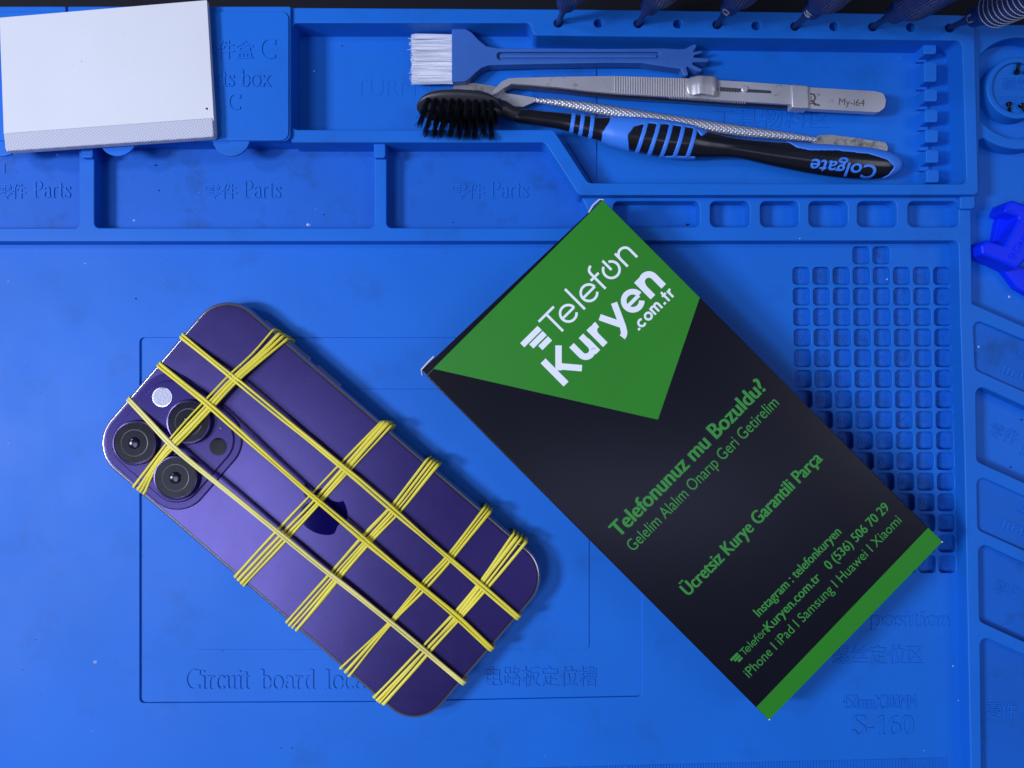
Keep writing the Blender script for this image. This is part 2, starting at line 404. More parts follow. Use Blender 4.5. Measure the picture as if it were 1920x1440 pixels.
side([(1832, 890), (2110, 1017), (2110, 1117), (1834, 993)], 2.2)
side([(1835, 1016), (2110, 1143), (2110, 1290), (1837, 1165)], 2.2)
side([(1838, 1191), (2110, 1311), (2110, 1560), (1842, 1560)], 2.2)
DC = P(1911, 165, Z1); pr = 1/5.46
# upper right well round the dish, and the moat
a_pts = []
for i in range(13):
    an = math.radians(228+i*(300-228)/12); a_pts.append(DC.to_2d()+Vector((math.cos(an), math.sin(an)))*116*pr)
wa = [P(1836, 262, Z1).to_2d()]+a_pts[1:]+[P(2110, 262, Z1).to_2d(), P(2110, 695, Z1).to_2d(), P(1823, 569, Z1).to_2d(), P(1821, 394, Z1).to_2d(), P(1829, 390, Z1).to_2d(), P(1831, 366, Z1).to_2d(), P(1836, 364, Z1).to_2d()]
f_holes.append(wa)
f_holes.append([DC.to_2d()+Vector((math.cos(a), math.sin(a)))*96*pr for a in [2*math.pi*i/72 for i in range(72)] if DC.x+math.cos(a)*96*pr > P(1833, 0, Z1).x])
frame_o = rpoly(PX([(XL, 14), (545, 15), (1820, 30), (1826, 46), (XR, 46), (XR, YB), (XL, YB)], Z1), 1.2)
mk('raised_frame', plate(frame_o, f_holes, -1, Z1, .45, 3), M['mat'], mroot)
# shallow floors in the side wells
sf = []
for pts in ([(1815, 580), (2120, 700), (2120, 835), (1815, 702)], [(1815, 875), (2120, 1000), (2120, 1130), (1815, 1000)]):
    sf.append(plate(PX(pts, 4), [], -.6, 4.4, .1))
for pts in ([(1817, 1004), (2120, 1130), (2120, 1305), (1817, 1178)], [(1817, 1180), (2120, 1300), (2120, 1570), (1817, 1570)]):
    sf.append(plate(PX(pts, 3), [], -.6, 2.6, .1))
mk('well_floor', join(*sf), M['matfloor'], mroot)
# tool tray rim (z 10)
Z2 = 10.0
rim_o = rpoly(PX([(-200, 13), (545, 14), (1100, 17.5), (1480, 22.5), (1800, 28), (1827, 41), (1835, 365), (1086, 366), (1022, 267), (547, 267), (545, 262), (-200, 262)], Z2), [1, 0, 0, 0, .5, .8, 1.6, 2.5, 2.2, .3, .3, 1])
rim_h = [rpoly(tool_hole, tool_r)]
hx = [(1047, 43), (1122, 43), (1197, 44), (1271, 44.5), (1345, 46), (1418, 48), (1491, 49), (1564, 49.5), (1637, 50), (1708, 51), (1781, 52)]
for x, y in hx: rim_h.append(circ(P(x, y, Z2), 1.45, 24))
rim = mk('tray_rim', plate(rim_o, rim_h, -.8, Z2, .4, 3), M['mat'], mroot)
# the lid shelf is lower: floor strip of the tray between two faint steps, and comb blocks
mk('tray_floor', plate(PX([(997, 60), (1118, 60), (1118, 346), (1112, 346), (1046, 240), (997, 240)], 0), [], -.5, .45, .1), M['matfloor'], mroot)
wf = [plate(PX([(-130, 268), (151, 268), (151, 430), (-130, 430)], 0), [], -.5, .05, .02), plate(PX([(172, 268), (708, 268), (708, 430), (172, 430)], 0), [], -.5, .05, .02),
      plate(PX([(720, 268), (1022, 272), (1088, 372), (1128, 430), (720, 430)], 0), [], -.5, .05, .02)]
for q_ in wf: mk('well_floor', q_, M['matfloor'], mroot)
blocks = []
for y0, y1 in ((82, 101), (115, 153), (166, 190), (204, 229), (242, 267), (280, 305), (317, 342)):
    xo = 1733+(y0-115)*.022
    blocks.append(plate(rectpx(xo, y0, xo+24, y1, 6.4, .8), [], -.5, 6.4, .35))
    a = P(xo-14, y1+4, 1.6); blocks.append(box_vf((a.x+1.8, a.y-.4, .6), 3.2, 3.4, 2.2))
mk('comb_block', join(*blocks), M['mat'], mroot)
# magnet dish in the moat
ic = P(1909, 164, Z1)
mk('magnet_ring', plate(circ(ic, 59*pr, 64), [circ(ic, 48*pr, 64)], -.5, Z1, .5, 3), M['mat'], mroot)
mk('magnet_dish', plate(circ(ic, 52*pr, 48), [], -.5, 4.6, .1), M['mat'], mroot)
# divider ends against the tray wall
for q_ in (plate(rectpx(152, 262, 175, 296, 8, .8), [], 5, 8.2, .4), plate(rectpx(701, 262, 723, 296, 8, .8), [], 5, 8.2, .4), plate(rectpx(1800, 366, 1829, 392, 7.5, 1.2), [], 5, 7.6, .5)): mk('divider_end', q_, M['mat'], mroot)
# moulded lettering
E_ = []
def cj(s, x, y, hgt, wd, z, rot=0): E_.append(text_map(s, pxmap(x, y, z, .30, rot), wd, hgt*.78))
def se(s, x, y, cap, wd, z, rot=0, wt=(.05, .13)): E_.append(serif(s, pxmap(x, y, z, .30, rot), wd, cap, wt))
for x in (-3, 383, 846):
    cj('零件', x, 371, 27, 62 if x > 0 else 52, 0); se('Parts', x+(72 if x > 0 else 64), 371, 31, 72, 0)
se('Circuit', 346, 1291, 36, 122, -.75); se('board', 487, 1291, 36, 104, -.75); se('locating', 608, 1291, 36, 150, -.75)
cj('电路板定位槽', 910, 1284, 36, 208, -.75)
se('position', 1631, 1173, 27, 151, 0); cj('螺丝定位区', 1561, 1243, 35, 169, 0)
E_.append(text_map('450mmX300MM', pxmap(1578, 1329, 0, .32), 138, 26)); se('S-160', 1597, 1376, 35, 116, 0)
E_.append(serif('1', pxmap(2, 325, 0, .26), 12, 18))
cj('磁性区', 1903, 671, 24, 74, 4.4, 24); se('magnet', 1874, 697, 22, 106, 4.4, 22)
cj('零件', 1852, 814, 27, 56, 0, 21); se('Parts', 1911, 851, 25, 60, 0, 21)
cj('磁性区', 1903, 960, 24, 74, 4.4, 24); se('magnet', 1874, 987, 22, 106, 4.4, 22)
cj('零件', 1860, 1110, 27, 52, 2.6, 20); se('Parts', 1916, 1135, 25, 60, 2.6, 20)
cj('零件', 1849, 1344, 29, 56, 2.6); se('Parts', 1916, 1344, 26, 60, 2.6)
cj('磁性', 1879, 167, 23, 56, 4.6); E_.append(text_map('magnet', pxmap(1873, 191, 4.6, .25), 74, 17))
cj('工具物料区', 1335, 234, 33, 220, 0, 1)
E_.append(text_map('TURN TOOL', pxmap(664, 180, 0, .11), 250, 32))
for e_ in E_: mk('lettering', e_, M['mat'], mroot, 0)
# ruler ticks
tk = []
x = 930; i = 0
while x < 1776:
    y0 = 1440-(x-960)*.0245; ln = 34 if i % 5 else 50
    if i % 10 == 0: ln = 62
    a, b = P(x, y0, 0), P(x, y0+ln, 0)
    tk.append(box_vf(((a.x+b.x)/2, (a.y+b.y)/2, .08), .34, abs(a.y-b.y), .4)); x += 5.3; i += 1
mk('ruler_tick', join(*tk), M['mat'], mroot, 0)

# ---------------- lids of the parts boxes ----------------
def lid(x0, x1, tx, label, txt=None):
    o = thing('box_lid', label, 'lid', P((x0+x1)/2, 140, 10), 'lids over the parts boxes')
    zl = 11.2
    pl = mk('lid_plate', plate(rpoly(PX([(x0, 12), (x1, 12), (x1, 264), (x0, 265)], zl), [.5, .5, 2.2, 2.2]), [], 10.0, zl, .25), M['mat'], o)
    mk('raised_panel', plate(rpoly(PX([(x0+4, 22), (x1-4, 21), (x1-4, 263), (x0+4, 264)], zl+.5), 2.6), [], zl-.3, zl+.5, .2), M['mat'], o)
    c = P(tx, 258, zl)
    mk('pull_tab', plate([Vector((c.x+6.4*math.cos(math.radians(a)), c.y+6.2*math.sin(math.radians(a)))) for a in range(-180, 1, 9)], [], 10.1, 11.0, .25), M['mat'], o)
    if txt: mk('lettering', txt, M['mat'], o, 0)
    return o
zt = 11.7
tx_c = join(text_map('零件盒', pxmap(372, 108, zt, .26), 104, 26), serif('C', pxmap(486, 110, zt, .26), 32, 36),
            serif('Parts', pxmap(366, 162, zt, .26), 74, 31), serif('box', pxmap(450, 162, zt, .26), 58, 31), serif('C', pxmap(427, 206, zt, .26), 25, 29))
lid(330, 545, 433, 'blue silicone lid marked with the letter C, half covered by the white pad', tx_c)
lid(127, 326, 220, 'blue silicone lid hidden under the white pad with only its round pull tab showing')
lid(-90, 123, 4, 'blue silicone lid in the corner of the mat beyond the seam notch, under the pad')

# ---------------- white pad ----------------
pad = thing('note_pad', 'white paper pad with a grey woven tape strip along its lower edge', 'pad', P(200, 140, 11.8))
zp = 15.2
def quad_plate(pts, z0, z1, b=.08, r=.3): return plate(rpoly(PX(pts, z1), r), [], z0, z1, b)
mk('backing_card', quad_plate([(3, 36), (390, 3), (406, 251), (12, 284)], 11.8, 12.6), M['paper'], pad)
mk('page_block', quad_plate([(1, 34), (388, 1), (403, 252), (10, 279)], 12.65, 14.6), M['paper'], pad)
mk('cover_sheet', quad_plate([(-1, 33), (388, 0), (401, 226), (7, 252)], 14.65, zp), M['paper'], pad)
mk('tape_strip', quad_plate([(6, 249), (399, 220), (401, 256), (10, 283)], 12.0, zp+.25, .5, .8), M['tape'], pad)

# ---------------- smartphone ----------------
U = Vector((.757, .653)); Vv = Vector((.653, -.757))
def phpx(a, b): q = U*(a+669)+Vv*(b-530); return q.x, q.y
ZB, ZT = .35, 8.1
def php(a, b, z=ZT): x, y = phpx(a, b); return P(x, y, z)
phone = thing('smartphone', 'dark purple smartphone lying face down, three camera lenses, bound with yellow rubber bands', 'smartphone', php(411, 198, ZB))
LN, WD = 823., 397.
def php_out(d, r):
    return rpoly([php(d, d).to_2d(), php(LN-d, d).to_2d(), php(LN-d, WD-d).to_2d(), php(d, WD-d).to_2d()], r, 14)
fr = mk('frame', plate(php_out(0, 12.5), [], ZB, ZT, 1.0, 4), M['frame'], phone)
mk('seal', plate(php_out(5.0, 11.6), [], ZT-.6, ZT+.04, .03), M['framedark'], phone)
mk('back_glass', plate(php_out(7.2, 11.2), [], ZT-.5, ZT+.22, .16, 3), M['phone'], phone)
zg = ZT+.22
# side buttons
eb = (php(0, 10)-php(0, 0)).normalized(); ea = (php(10, 0)-php(0, 0)).normalized()
bt = []
for a0, a1 in ((96, 122), (150, 208), (226, 284)):
    p0, p1 = php(a0, WD), php(a1, WD); q = [p0-eb*.3, p1-eb*.3, p1+eb*.55, p0+eb*.55]
    o_ = mk('side_button', plate(rpoly([v.to_2d() for v in q], .3), [], 3., 5.6, .25), M['frame'], phone)
# camera bump
def ab(a, b, z): return php(a, b, z)
bo = rpoly([ab(9, 9, zg).to_2d(), ab(229, 9, zg).to_2d(), ab(229, 224, zg).to_2d(), ab(9, 224, zg).to_2d()], 11.0, 14)
bump_ = mk('camera_bump', plate(bo, [], zg-.3, zg+.55, .5, 4), M['phoneshiny'], phone)
bo2 = rpoly([ab(22, 22, zg).to_2d(), ab(216, 22, zg).to_2d(), ab(216, 211, zg).to_2d(), ab(22, 211, zg).to_2d()], 9.0, 14)
mk('bump_plateau', plate(bo2, [], zg-.3, zg+1.15, .55, 4), M['phoneshiny'], bump_)
zb = zg+1.15
for a, b in ((64, 65), (115, 161), (165, 66)):
    c = ab(a, b, zb+2.2)
    V, Fc = lathe([(7.6, 0), (7.6, 1.6), (7.25, 2.15), (6.85, 2.25), (6.75, 1.9)], 64)
    L_ = mk('camera_lens', ([v+Vector((c.x, c.y, zb-.1)) for v in V], Fc), M['lensring'], phone)
    V, Fc = lathe([(6.72, 1.2), (6.72, 2.02)], 64)
    mk('lens_glass', ([v+Vector((c.x, c.y, zb-.1)) for v in V], Fc), M['lens'], L_)
    V, Fc = lathe([(4.6, 2.0), (4.55, 2.05), (4.35, 2.05), (4.3, 2.03)], 48)
    mk('inner_ring', ([v+Vector((c.x, c.y, zb-.1)) for v in V], Fc[:-2]+[Fc[-2]]), M['innerring'], L_)
    V, Fc = lathe([(2.0, 2.02), (1.9, 2.10), (1.55, 2.2), (1.0, 2.27), (.5, 2.3), (.02, 2.31)], 32)
    mk('front_element', ([v+Vector((c.x, c.y, zb-.1)) for v in V], Fc), M['element'], L_, 80)
def disc(name, a, b, r, z0, z1, m, par): return mk(name, plate(circ(ab(a, b, z1), r, 40), [], z0, z1, .1), m, par)
disc('flash', 47.6, 164.5, 3.4, zb-.2, zb+.2, M['frame'], bump_); disc('flash_lens', 47.6, 164.5, 3.05, zb-.2, zb+.28, M['flash'], bump_)
disc('depth_sensor', 188, 163, 3.0, zb-.2, zb+.06, M['lens'], bump_)
disc('microphone_hole', 169, 193, .55, zb-.2, zb+.05, M['framedark'], bump_)
# logo on the back
def bez_path(cmds):
    out = []; cur = Vector((0, 0)); loop = []
    for c in cmds:
        if c[0] == 'M':
            if loop: out.append(loop)
            cur = Vector(c[1:3]); loop = [cur.copy()]
        else:
            v = c[1:]
            for i in range(0, len(v), 6):
                p0 = cur; p1 = cur+Vector(v[i:i+2]); p2 = cur+Vector(v[i+2:i+4]); p3 = cur+Vector(v[i+4:i+6])
                for k in range(1, 9):
                    t = k/8; loop.append(p0*(1-t)**3+p1*3*t*(1-t)**2+p2*3*t*t*(1-t)+p3*t**3)
                cur = p3
    out.append(loop); return out
lg = bez_path([('M', 12.152, 6.896), ('c', -.948, 0, -2.415, -1.078, -3.96, -1.04, -2.04, .027, -3.91, 1.183, -4.961, 3.014, -2.117, 3.675, -.546, 9.103, 1.519, 12.09, 1.013, 1.454, 2.208, 3.09, 3.792, 3.039, 1.52, -.065, 2.09, -.987, 3.935, -.987, 1.831, 0, 2.35, .987, 3.96, .948, 1.637, -.026, 2.676, -1.48, 3.676, -2.948, 1.156, -1.688, 1.636, -3.325, 1.662, -3.415, -.039, -.013, -3.182, -1.221, -3.22, -4.857, -.026, -3.04, 2.48, -4.494, 2.597, -4.559, -1.429, -2.09, -3.623, -2.324, -4.39, -2.376, -2, -.156, -3.675, 1.09, -4.61, 1.09),
    ('M', 15.53, 3.83), ('c', .843, -1.012, 1.4, -2.427, 1.245, -3.83, -1.207, .052, -2.662, .805, -3.532, 1.818, -.78, .896, -1.454, 2.338, -1.273, 3.714, 1.338, .104, 2.715, -.688, 3.559, -1.701)])
kl = 4.25
lv = []
for lp in lg:
    pts = [php(357+q.y*kl, 198+(q.x-12.0)*kl, zg).to_2d() for q in lp]
    if (pts[0]-pts[-1]).length < .05: pts = pts[:-1]
    lv.append(plate(pts, [], zg-.2, zg+.03, .005, 0))
mk('logo', join(*lv), M['logo'], phone, 0)

# ---------------- rubber bands ----------------
def strand(e0, mids, e1, rw=.58, rh=.42, z0=None, z1=None, sag=0.):
    """closed loop round the phone; e0,e1 px where it goes over the edge; mids [(px,py,z)]"""
    za = (z0 if z0 else ZT+.55); zb_ = (z1 if z1 else ZT+.55)
    A, B = P(*e0, za), P(*e1, zb_)
    d = (B-A); d.z = 0; d.normalize(); sd = Vector((-d.y, d.x, 0))
    top = [A+d*.9+Vector((0, 0, .1))]+[P(*m) for m in mids]+[B-d*.9+Vector((0, 0, .1))]
    dense = []
    for i in range(len(top)-1):
        n_ = max(2, int((top[i+1]-top[i]).length/3))
        for k in range(n_): dense.append(top[i].lerp(top[i+1], k/n_))
    dense.append(top[-1])
    L_n = len(dense); ph = random.uniform(0, 6)
    dense = [v+sd*(.13*math.sin(k_*.35+ph)+random.gauss(0, .03))*min(1, k_/4, (L_n-1-k_)/4) for k_, v in enumerate(dense)]
    # soften bends at supports
    for _ in range(2): dense = [dense[0]]+[(dense[i-1]+dense[i]*2+dense[i+1])/4 for i in range(1, len(dense)-1)]+[dense[-1]]
    path = [A+d*.35+Vector((0, 0, -.05)), ] ; path = []
    path += [Vector((A.x-d.x*.5, A.y-d.y*.5, .6)), Vector((A.x-d.x*.55, A.y-d.y*.55, 3.5)), Vector((A.x-d.x*.55, A.y-d.y*.55, za-1.2)), Vector((A.x-d.x*.38, A.y-d.y*.38, za-.5)), Vector((A.x, A.y, za-.1))]
    path += dense
    path += [Vector((B.x, B.y, zb_-.1)), Vector((B.x+d.x*.38, B.y+d.y*.38, zb_-.5)), Vector((B.x+d.x*.55, B.y+d.y*.55, zb_-1.2)), Vector((B.x+d.x*.55, B.y+d.y*.55, 3.5)), Vector((B.x+d.x*.5, B.y+d.y*.5, .6))]
    path += [Vector((B.x-d.x*.4, B.y-d.y*.4, -.02)), Vector(((A.x+B.x)/2, (A.y+B.y)/2, -.02)), Vector((A.x+d.x*.4, A.y+d.y*.4, -.02))]
    f1, f2 = random.uniform(.12, .3), random.uniform(0, 6)
    wl = [rw*(1+.16*math.sin(k_*f1+f2)+.08*math.sin(k_*f1*2.7)) for k_ in range(len(path))]
    return sweep(path, sd, wl, [rh*rw/q_*1.0 for q_ in wl], True, 10)
G_B = 'yellow rubber bands wrapped round the phone'
def band(label, strands, m='rubber'):
    mid = strands[0]
    ob = mk('rubber_band', join(*[strand(*s[:3], **(s[3] if len(s) > 3 else {})) for s in strands]), M[m], None, 60, base=P((mid[0][0]+mid[2][0])/2, (mid[0][1]+mid[2][1])/2, 0))
    return tag(ob, label, 'rubber band', G_B)
zl = zb+2.5      # top of the lenses
# cross band 1 over the lenses
LP_ = [(251, 912), (285, 868), (314, 828), (347, 790), (385, 751), (433, 701), (473, 666), (512, 620)]
RP_ = [(269, 924), (286, 886), (307, 857), (338, 830), (386, 778), (440, 716), (492, 673), (536, 636)]
ZP_ = [0, 10.3, 11.9, zl+.2, zl+.2, 11.3, 10.0, 0]
def lerp2(t): return [(a[0]*(1-t)+b[0]*t, a[1]*(1-t)+b[1]*t) for a, b in zip(LP_, RP_)]
ss_ = []
for t, w_, dz in ((-.02, .42, 0), (.42, .52, .1), (.72, .56, .3), (1.04, .48, .0)):
    q = lerp2(t); ss_.append((q[0], [(x, y, z+dz) for (x, y), z in zip(q[1:-1], ZP_[1:-1])], q[-1], dict(rw=w_)))
band('wide yellow rubber band stretched crosswise over the camera lenses', ss_, 'rubber')
zc_ = ZT+.75
def cross(label, es, m='rubber', rw=.46):
    band(label, [((a[0], a[1]), [(x, y, zc_) for x, y in md], (b[0], b[1]), dict(rw=rw*random.uniform(.85, 1.2))) for a, md, b in es], m)
cross('yellow rubber band crossing the fruit logo in the middle of the phone', [
    ((441, 1081), [(560, 950), (640, 868)], (713, 793)), ((447, 1087), [(582, 945), (643, 878)], (719, 793)),
    ((453, 1093), [(586, 952), (650, 880)], (726, 795)), ((458, 1097), [(592, 953), (657, 882)], (732, 800))])
cross('yellow rubber band just below the logo, its strands twisted close together', [
    ((538, 1166), [(680, 1005), (735, 950)], (801, 862)), ((543, 1172), [(690, 1008), (738, 955)], (808, 866)),
    ((549, 1176), [(689, 1016), (744, 957)], (814, 869)), ((556, 1181), [(700, 1010), (750, 960)], (820, 873))])
cross('thin yellow rubber band whose strands meet and fan out at the lower left', [
    ((639, 1253), [(725, 1172), (785, 1098), (843, 1040)], (908, 953)), ((648, 1260), [(728, 1172), (790, 1100), (845, 1044)], (913, 957)),
    ((655, 1267), [(741, 1160), (798, 1104), (850, 1046)], (918, 961))], 'rubber3', .45)
cross('yellow rubber band nearest the plain end of the phone, its strands overlapping', [
    ((702, 1307), [(800, 1205), (862, 1140), (905, 1085)], (962, 1003)), ((708, 1313), [(803, 1214), (868, 1142), (910, 1086)], (969, 1008)),
    ((713, 1316), [(808, 1208), (870, 1148), (915, 1090)], (976, 1012)), ((719, 1320), [(812, 1215), (874, 1150), (921, 1094)], (985, 1018))], 'rubber', .46)
def longb(label, a, b, pk, m, off=3.2):
    """two strands lengthwise; pk = crossing over band 1"""
    d = Vector((b[0]-a[0], b[1]-a[1])).normalized(); n_ = Vector((d.y, -d.x)); ss = []
    for s, o2 in ((-1, .7), (1, 1.)):
        e0 = (a[0]+n_.x*s*off, a[1]+n_.y*s*off); e1 = (b[0]+n_.x*s*off*o2, b[1]+n_.y*s*off*o2)
        mids = [(x+n_.x*s*off*.9, y+n_.y*s*off*.9, z) for x, y, z in pk]
        ss.append((e0, mids, e1, dict(rw=.48, z1=ZT+1.6)))
    band(label, ss, m)
longb('yellow lengthwise rubber band closest to the side buttons, missing the lenses', (341, 630), (971, 1158), [(437, 708, 11.7), (672, 900, 10.6), (905, 1101, ZT+1.8)], 'rubber')
longb('deep yellow lengthwise rubber band running down the middle over the logo', (298, 684), (921, 1217), [(389, 757, zl+1.0), (590, 934, 11.2), (858, 1158, ZT+1.8)], 'rubber3')
longb('pale cream rubber band running lengthwise between the two outer lenses', (241, 749), (869, 1281), [(322, 836, zl+1.0), (505, 985, 11.4), (795, 1218, ZT+1.8)], 'rubber2', 2.6)

# ---------------- cardboard box ----------------
CT, CL, CR, CB = P(1130, 374, 23.7), P(798, 704, 21.3), P(1768, 1016, 19.2), P(1442, 1351, 17.0)
nrm = (CT-CL).cross(CB-CL).normalized(); nrm = nrm if nrm.z > 0 else -nrm
TH = 16.8
def bx(s, t, h=0.):
    u, v = s/468., t/912.
    return (CL*(1-u)+CT*u)*(1-v)+(CB*(1-u)+CR*u)*v+nrm*h
boxo = thing('cardboard_box', 'flat black and green cardboard phone repair box with printed text, leaning on the mat rim', 'box', bx(234, 456, -TH))
def bplate(pts, h0, h1, r=0.):
    n_ = len(pts); V = [bx(s, t, h1) for s, t in pts]+[bx(s, t, h0) for s, t in pts]
    return V, [tuple(range(n_))]+[tuple(range(2*n_-1, n_-1, -1))]+[(i, n_+i, n_+(i+1) % n_, (i+1) % n_) for i in range(n_)]
def bevel_obj(o, wdt, seg=2):
    md = o.modifiers.new('b', 'BEVEL'); md.width = wdt*MM; md.segments = seg; md.limit_method = 'ANGLE'; md.angle_limit = .6
body = mk('carton', bplate([(0, 0), (468, 0), (468, 912), (0, 912)], -TH, 0), M['black'], boxo, 40); bevel_obj(body, .35, 3)
mk('green_panel', bplate([(19, .8), (467, .8), (467.3, 259), (251, 365)], -.05, .035), M['green'], boxo, 0)
mk('green_strip', join(bplate([(.8, 877), (467.2, 873), (467.5, 911), (.5, 911)], -.05, .035)), M['green'], boxo, 0)
V_ = [bx(0, 912.35, -.3), bx(468, 912.35, -.3), bx(468, 912.35, -TH+.3), bx(0, 912.35, -TH+.3), bx(0, 911.8, -.3), bx(468, 911.8, -.3), bx(468, 911.8, -TH+.3), bx(0, 911.8, -TH+.3)]
# tuck flap end and white card ears
flap = ([bx(2, -12.5, -1.2), bx(462, -1.2, -1.2), bx(462, -1, -TH), bx(2, -9, -TH), bx(2, 1, -.6), bx(462, 1, -.6), bx(462, 1, -TH), bx(2, 1, -TH)], [(0, 1, 2, 3), (4, 7, 6, 5), (0, 4, 5, 1), (3, 2, 6, 7), (0, 3, 7, 4), (1, 5, 6, 2)])
fo = mk('tuck_flap', flap, M['black'], boxo, 40); bevel_obj(fo, .2)
def ear(s0, s1, t0, t1, t2):
    c = [(s0, t0), (s0+(s1-s0)*.15, t1), (s0+(s1-s0)*.6, t1-1), (s1, t2)]
    V = []; 
    for s, t in c: V += [bx(s, t, -.7), bx(s, t, -3.4), bx(s, t+2.6, -.7), bx(s, t+2.6, -3.4)]
    Fc = []
    for i in range(3):
        a = 4*i; b = a+4
        Fc += [(a, a+1, b+1, b), (a+2, b+2, b+3, a+3), (a, b, b+2, a+2), (a+1, a+3, b+3, b+1)]
    Fc += [(0, 2, 3, 1), (12, 13, 15, 14)]
    return V, Fc
mk('card_ear', ear(-5, 36, -6, -15, -16), M['cardw'], boxo, 60)
mk('card_ear', ear(470, 434, 0, -6, -3), M['cardw'], boxo, 60)
for cs, ctt in ((466.5, 911), (1.5, 911)):
    mk('worn_corner', bplate([(cs-1.2, ctt-.8), (cs+1.2, ctt-1.4), (cs+1, ctt+1.2), (cs-1, ctt+1)], -.25, .05), M['white'], boxo, 0)
# printed text
def bmap(s0, t0, h=.06):
    return lambda x, y, hh: bx(s0+x, t0-y, .04+hh*.03)
def bm(s0, t0): return lambda x, y, hh: bx(s0+x, t0-y, .05+hh*.03)
def btext(body_, s0, s1, t0, cap, off, m, name='printed_text'):
    b = off*cap*.95; cps = [(0, 0)] if b < .1 else [(0, 0), (b, .1), (-b, -.1), (b*.5, b*.35), (-b*.5, -b*.35)]
    mk(name, join(*[text_map(body_, (lambda x, y, hh, dx=dx, dy=dy, e=i*.004: bx(s0+x*(1-2*b/(s1-s0))+b+dx, t0-y+dy, .05+e+hh*.03)), s1-s0, cap, 0) for i, (dx, dy) in enumerate(cps)]), M[m], boxo, 0)
btext('Telefonunuz mu Bozuldu?', 42, 437, 469.5, 29.5, .045, 'greentext')
btext('Gelelim Alalım Onarıp Geri Getirelim', 43, 433, 507, 22.5, .0, 'greentext')
btext('Ücretsiz Kurye Garantili Parça', 57, 418, 639.5, 25, .042, 'greentext')
btext('Instagram : telefonkuryen', 124, 346, 762, 18, .028, 'greentext')
btext('Kuryen.com.tr', 118, 259, 795, 18, .028, 'greentext')
btext('0 (536) 506 70 29', 280, 442, 795, 18, .028, 'greentext')
btext('iPhone I iPad I Samsung I Huawei I Xiaomi', 30, 441, 829, 18.5, .002, 'greentext')
def mono(strokes, w_, m, name='logo_lettering', s0=0, t0=0, k=1.):
    R = []
    for st_ in strokes:
        ww = w_
        if isinstance(st_, dict): ww = st_['w']; st_ = st_['p']
        R.append(ribbon([(p[0]*k, -p[1]*k) for p in st_], ww*k, lambda x, y, hh: bx(s0+x, t0-y, .05+hh*.03)))
    mk(name, join(*R), M[m], boxo, 0)
def T_arc(cx, cy, r, a0, a1, n=24, ry=None): return [(x, y) for x, y in [(cx+r*math.cos(math.radians(a)), cy-(ry or r)*math.sin(math.radians(a))) for a in [a0+(a1-a0)*i/n for i in range(n+1)]]]
def telefon(w_):
    return [[(222, 77.5), (262, 77.5)], [(242, 77.5), (242, 122)],
        [(256.5, 105), (288.5, 105)], T_arc(272.5, 105.5, 15.5, 2, 322),
        [(300, 69), (300, 122)],
        [(311, 105), (343, 105)], T_arc(327, 105.5, 15.5, 2, 322),
        [(354.5, 122), (354.5, 82)]+T_arc(364, 82, 9.5, 180, 85, 8), [(345, 92), (366, 92)],
        T_arc(387, 104.5, 15.5, 65, -245, 30), [(387, 81), (387, 105)],
        [(413, 88), (413, 122)], [(413, 104)]+T_arc(425.5, 102, 12.3, 170, 0, 14)+[(437.8, 122)]]
def bars(): return [dict(p=[(169, 87), (215, 87)], w=11), dict(p=[(179.5, 100.5), (215, 100.5)], w=11), dict(p=[(189.5, 114.5), (215, 114.5)], w=11)]
mono(telefon(5), 4.7, 'white'); mono(bars(), 11, 'white', 'logo_bars')
W = 12.0
mono([dict(p=[(176, 135), (176, 196)], w=13), [(184, 168), (217, 135)], [(190, 163), (218, 196)],
      [(234.5, 152), (234.5, 176)]+T_arc(247, 177, 12.5, 180, 360, 14)+[(259.5, 152)], [(260.5, 165), (260.5, 196)],
      [(280, 152), (280, 196)], [(280, 172)]+T_arc(293, 170.5, 12.5, 170, 75, 8),
      [(309, 152), (327.5, 190)], [(347, 152), (327, 196)]+T_arc(312, 195.5, 13, -20, -88, 8),
      dict(p=[(360, 174.8), (390, 174.8)], w=7), dict(p=T_arc(374.5, 174, 17, -3, 316, 28), w=10.5),
      [(406, 152), (406, 196)], [(406, 172)]+T_arc(421, 170, 13.5, 165, 0, 12)+[(434.5, 196)]], W, 'white')
mono([[(343, 220), (348, 220)], T_arc(357.5, 215, 6.4, 45, 315), T_arc(375, 215, 6.4, 0, 360),
      [(387, 206.5), (387, 223)]]+[[(387, 213)]+T_arc(391.3, 212, 4.3, 180, 0, 8)+[(395.6, 223)], [(395.6, 213)]+T_arc(399.9, 212, 4.3, 180, 0, 8)+[(404.2, 223)],
      [(411, 220), (416, 220)], [(423, 200), (423, 223)], [(418.5, 207.5), (428.5, 207.5)], [(433, 206.5), (433, 223)], [(433, 212)]+T_arc(438, 212.5, 4.5, 170, 70, 5)], 4.2, 'white')
k2 = .30
mono(telefon(5), 5.6, 'greentext', 'logo_lettering', 52-222*k2, 793.5-121*k2, k2)
mono(bars(), 11, 'greentext', 'logo_bars', 48-215*.42, 792-114*.42, .42)

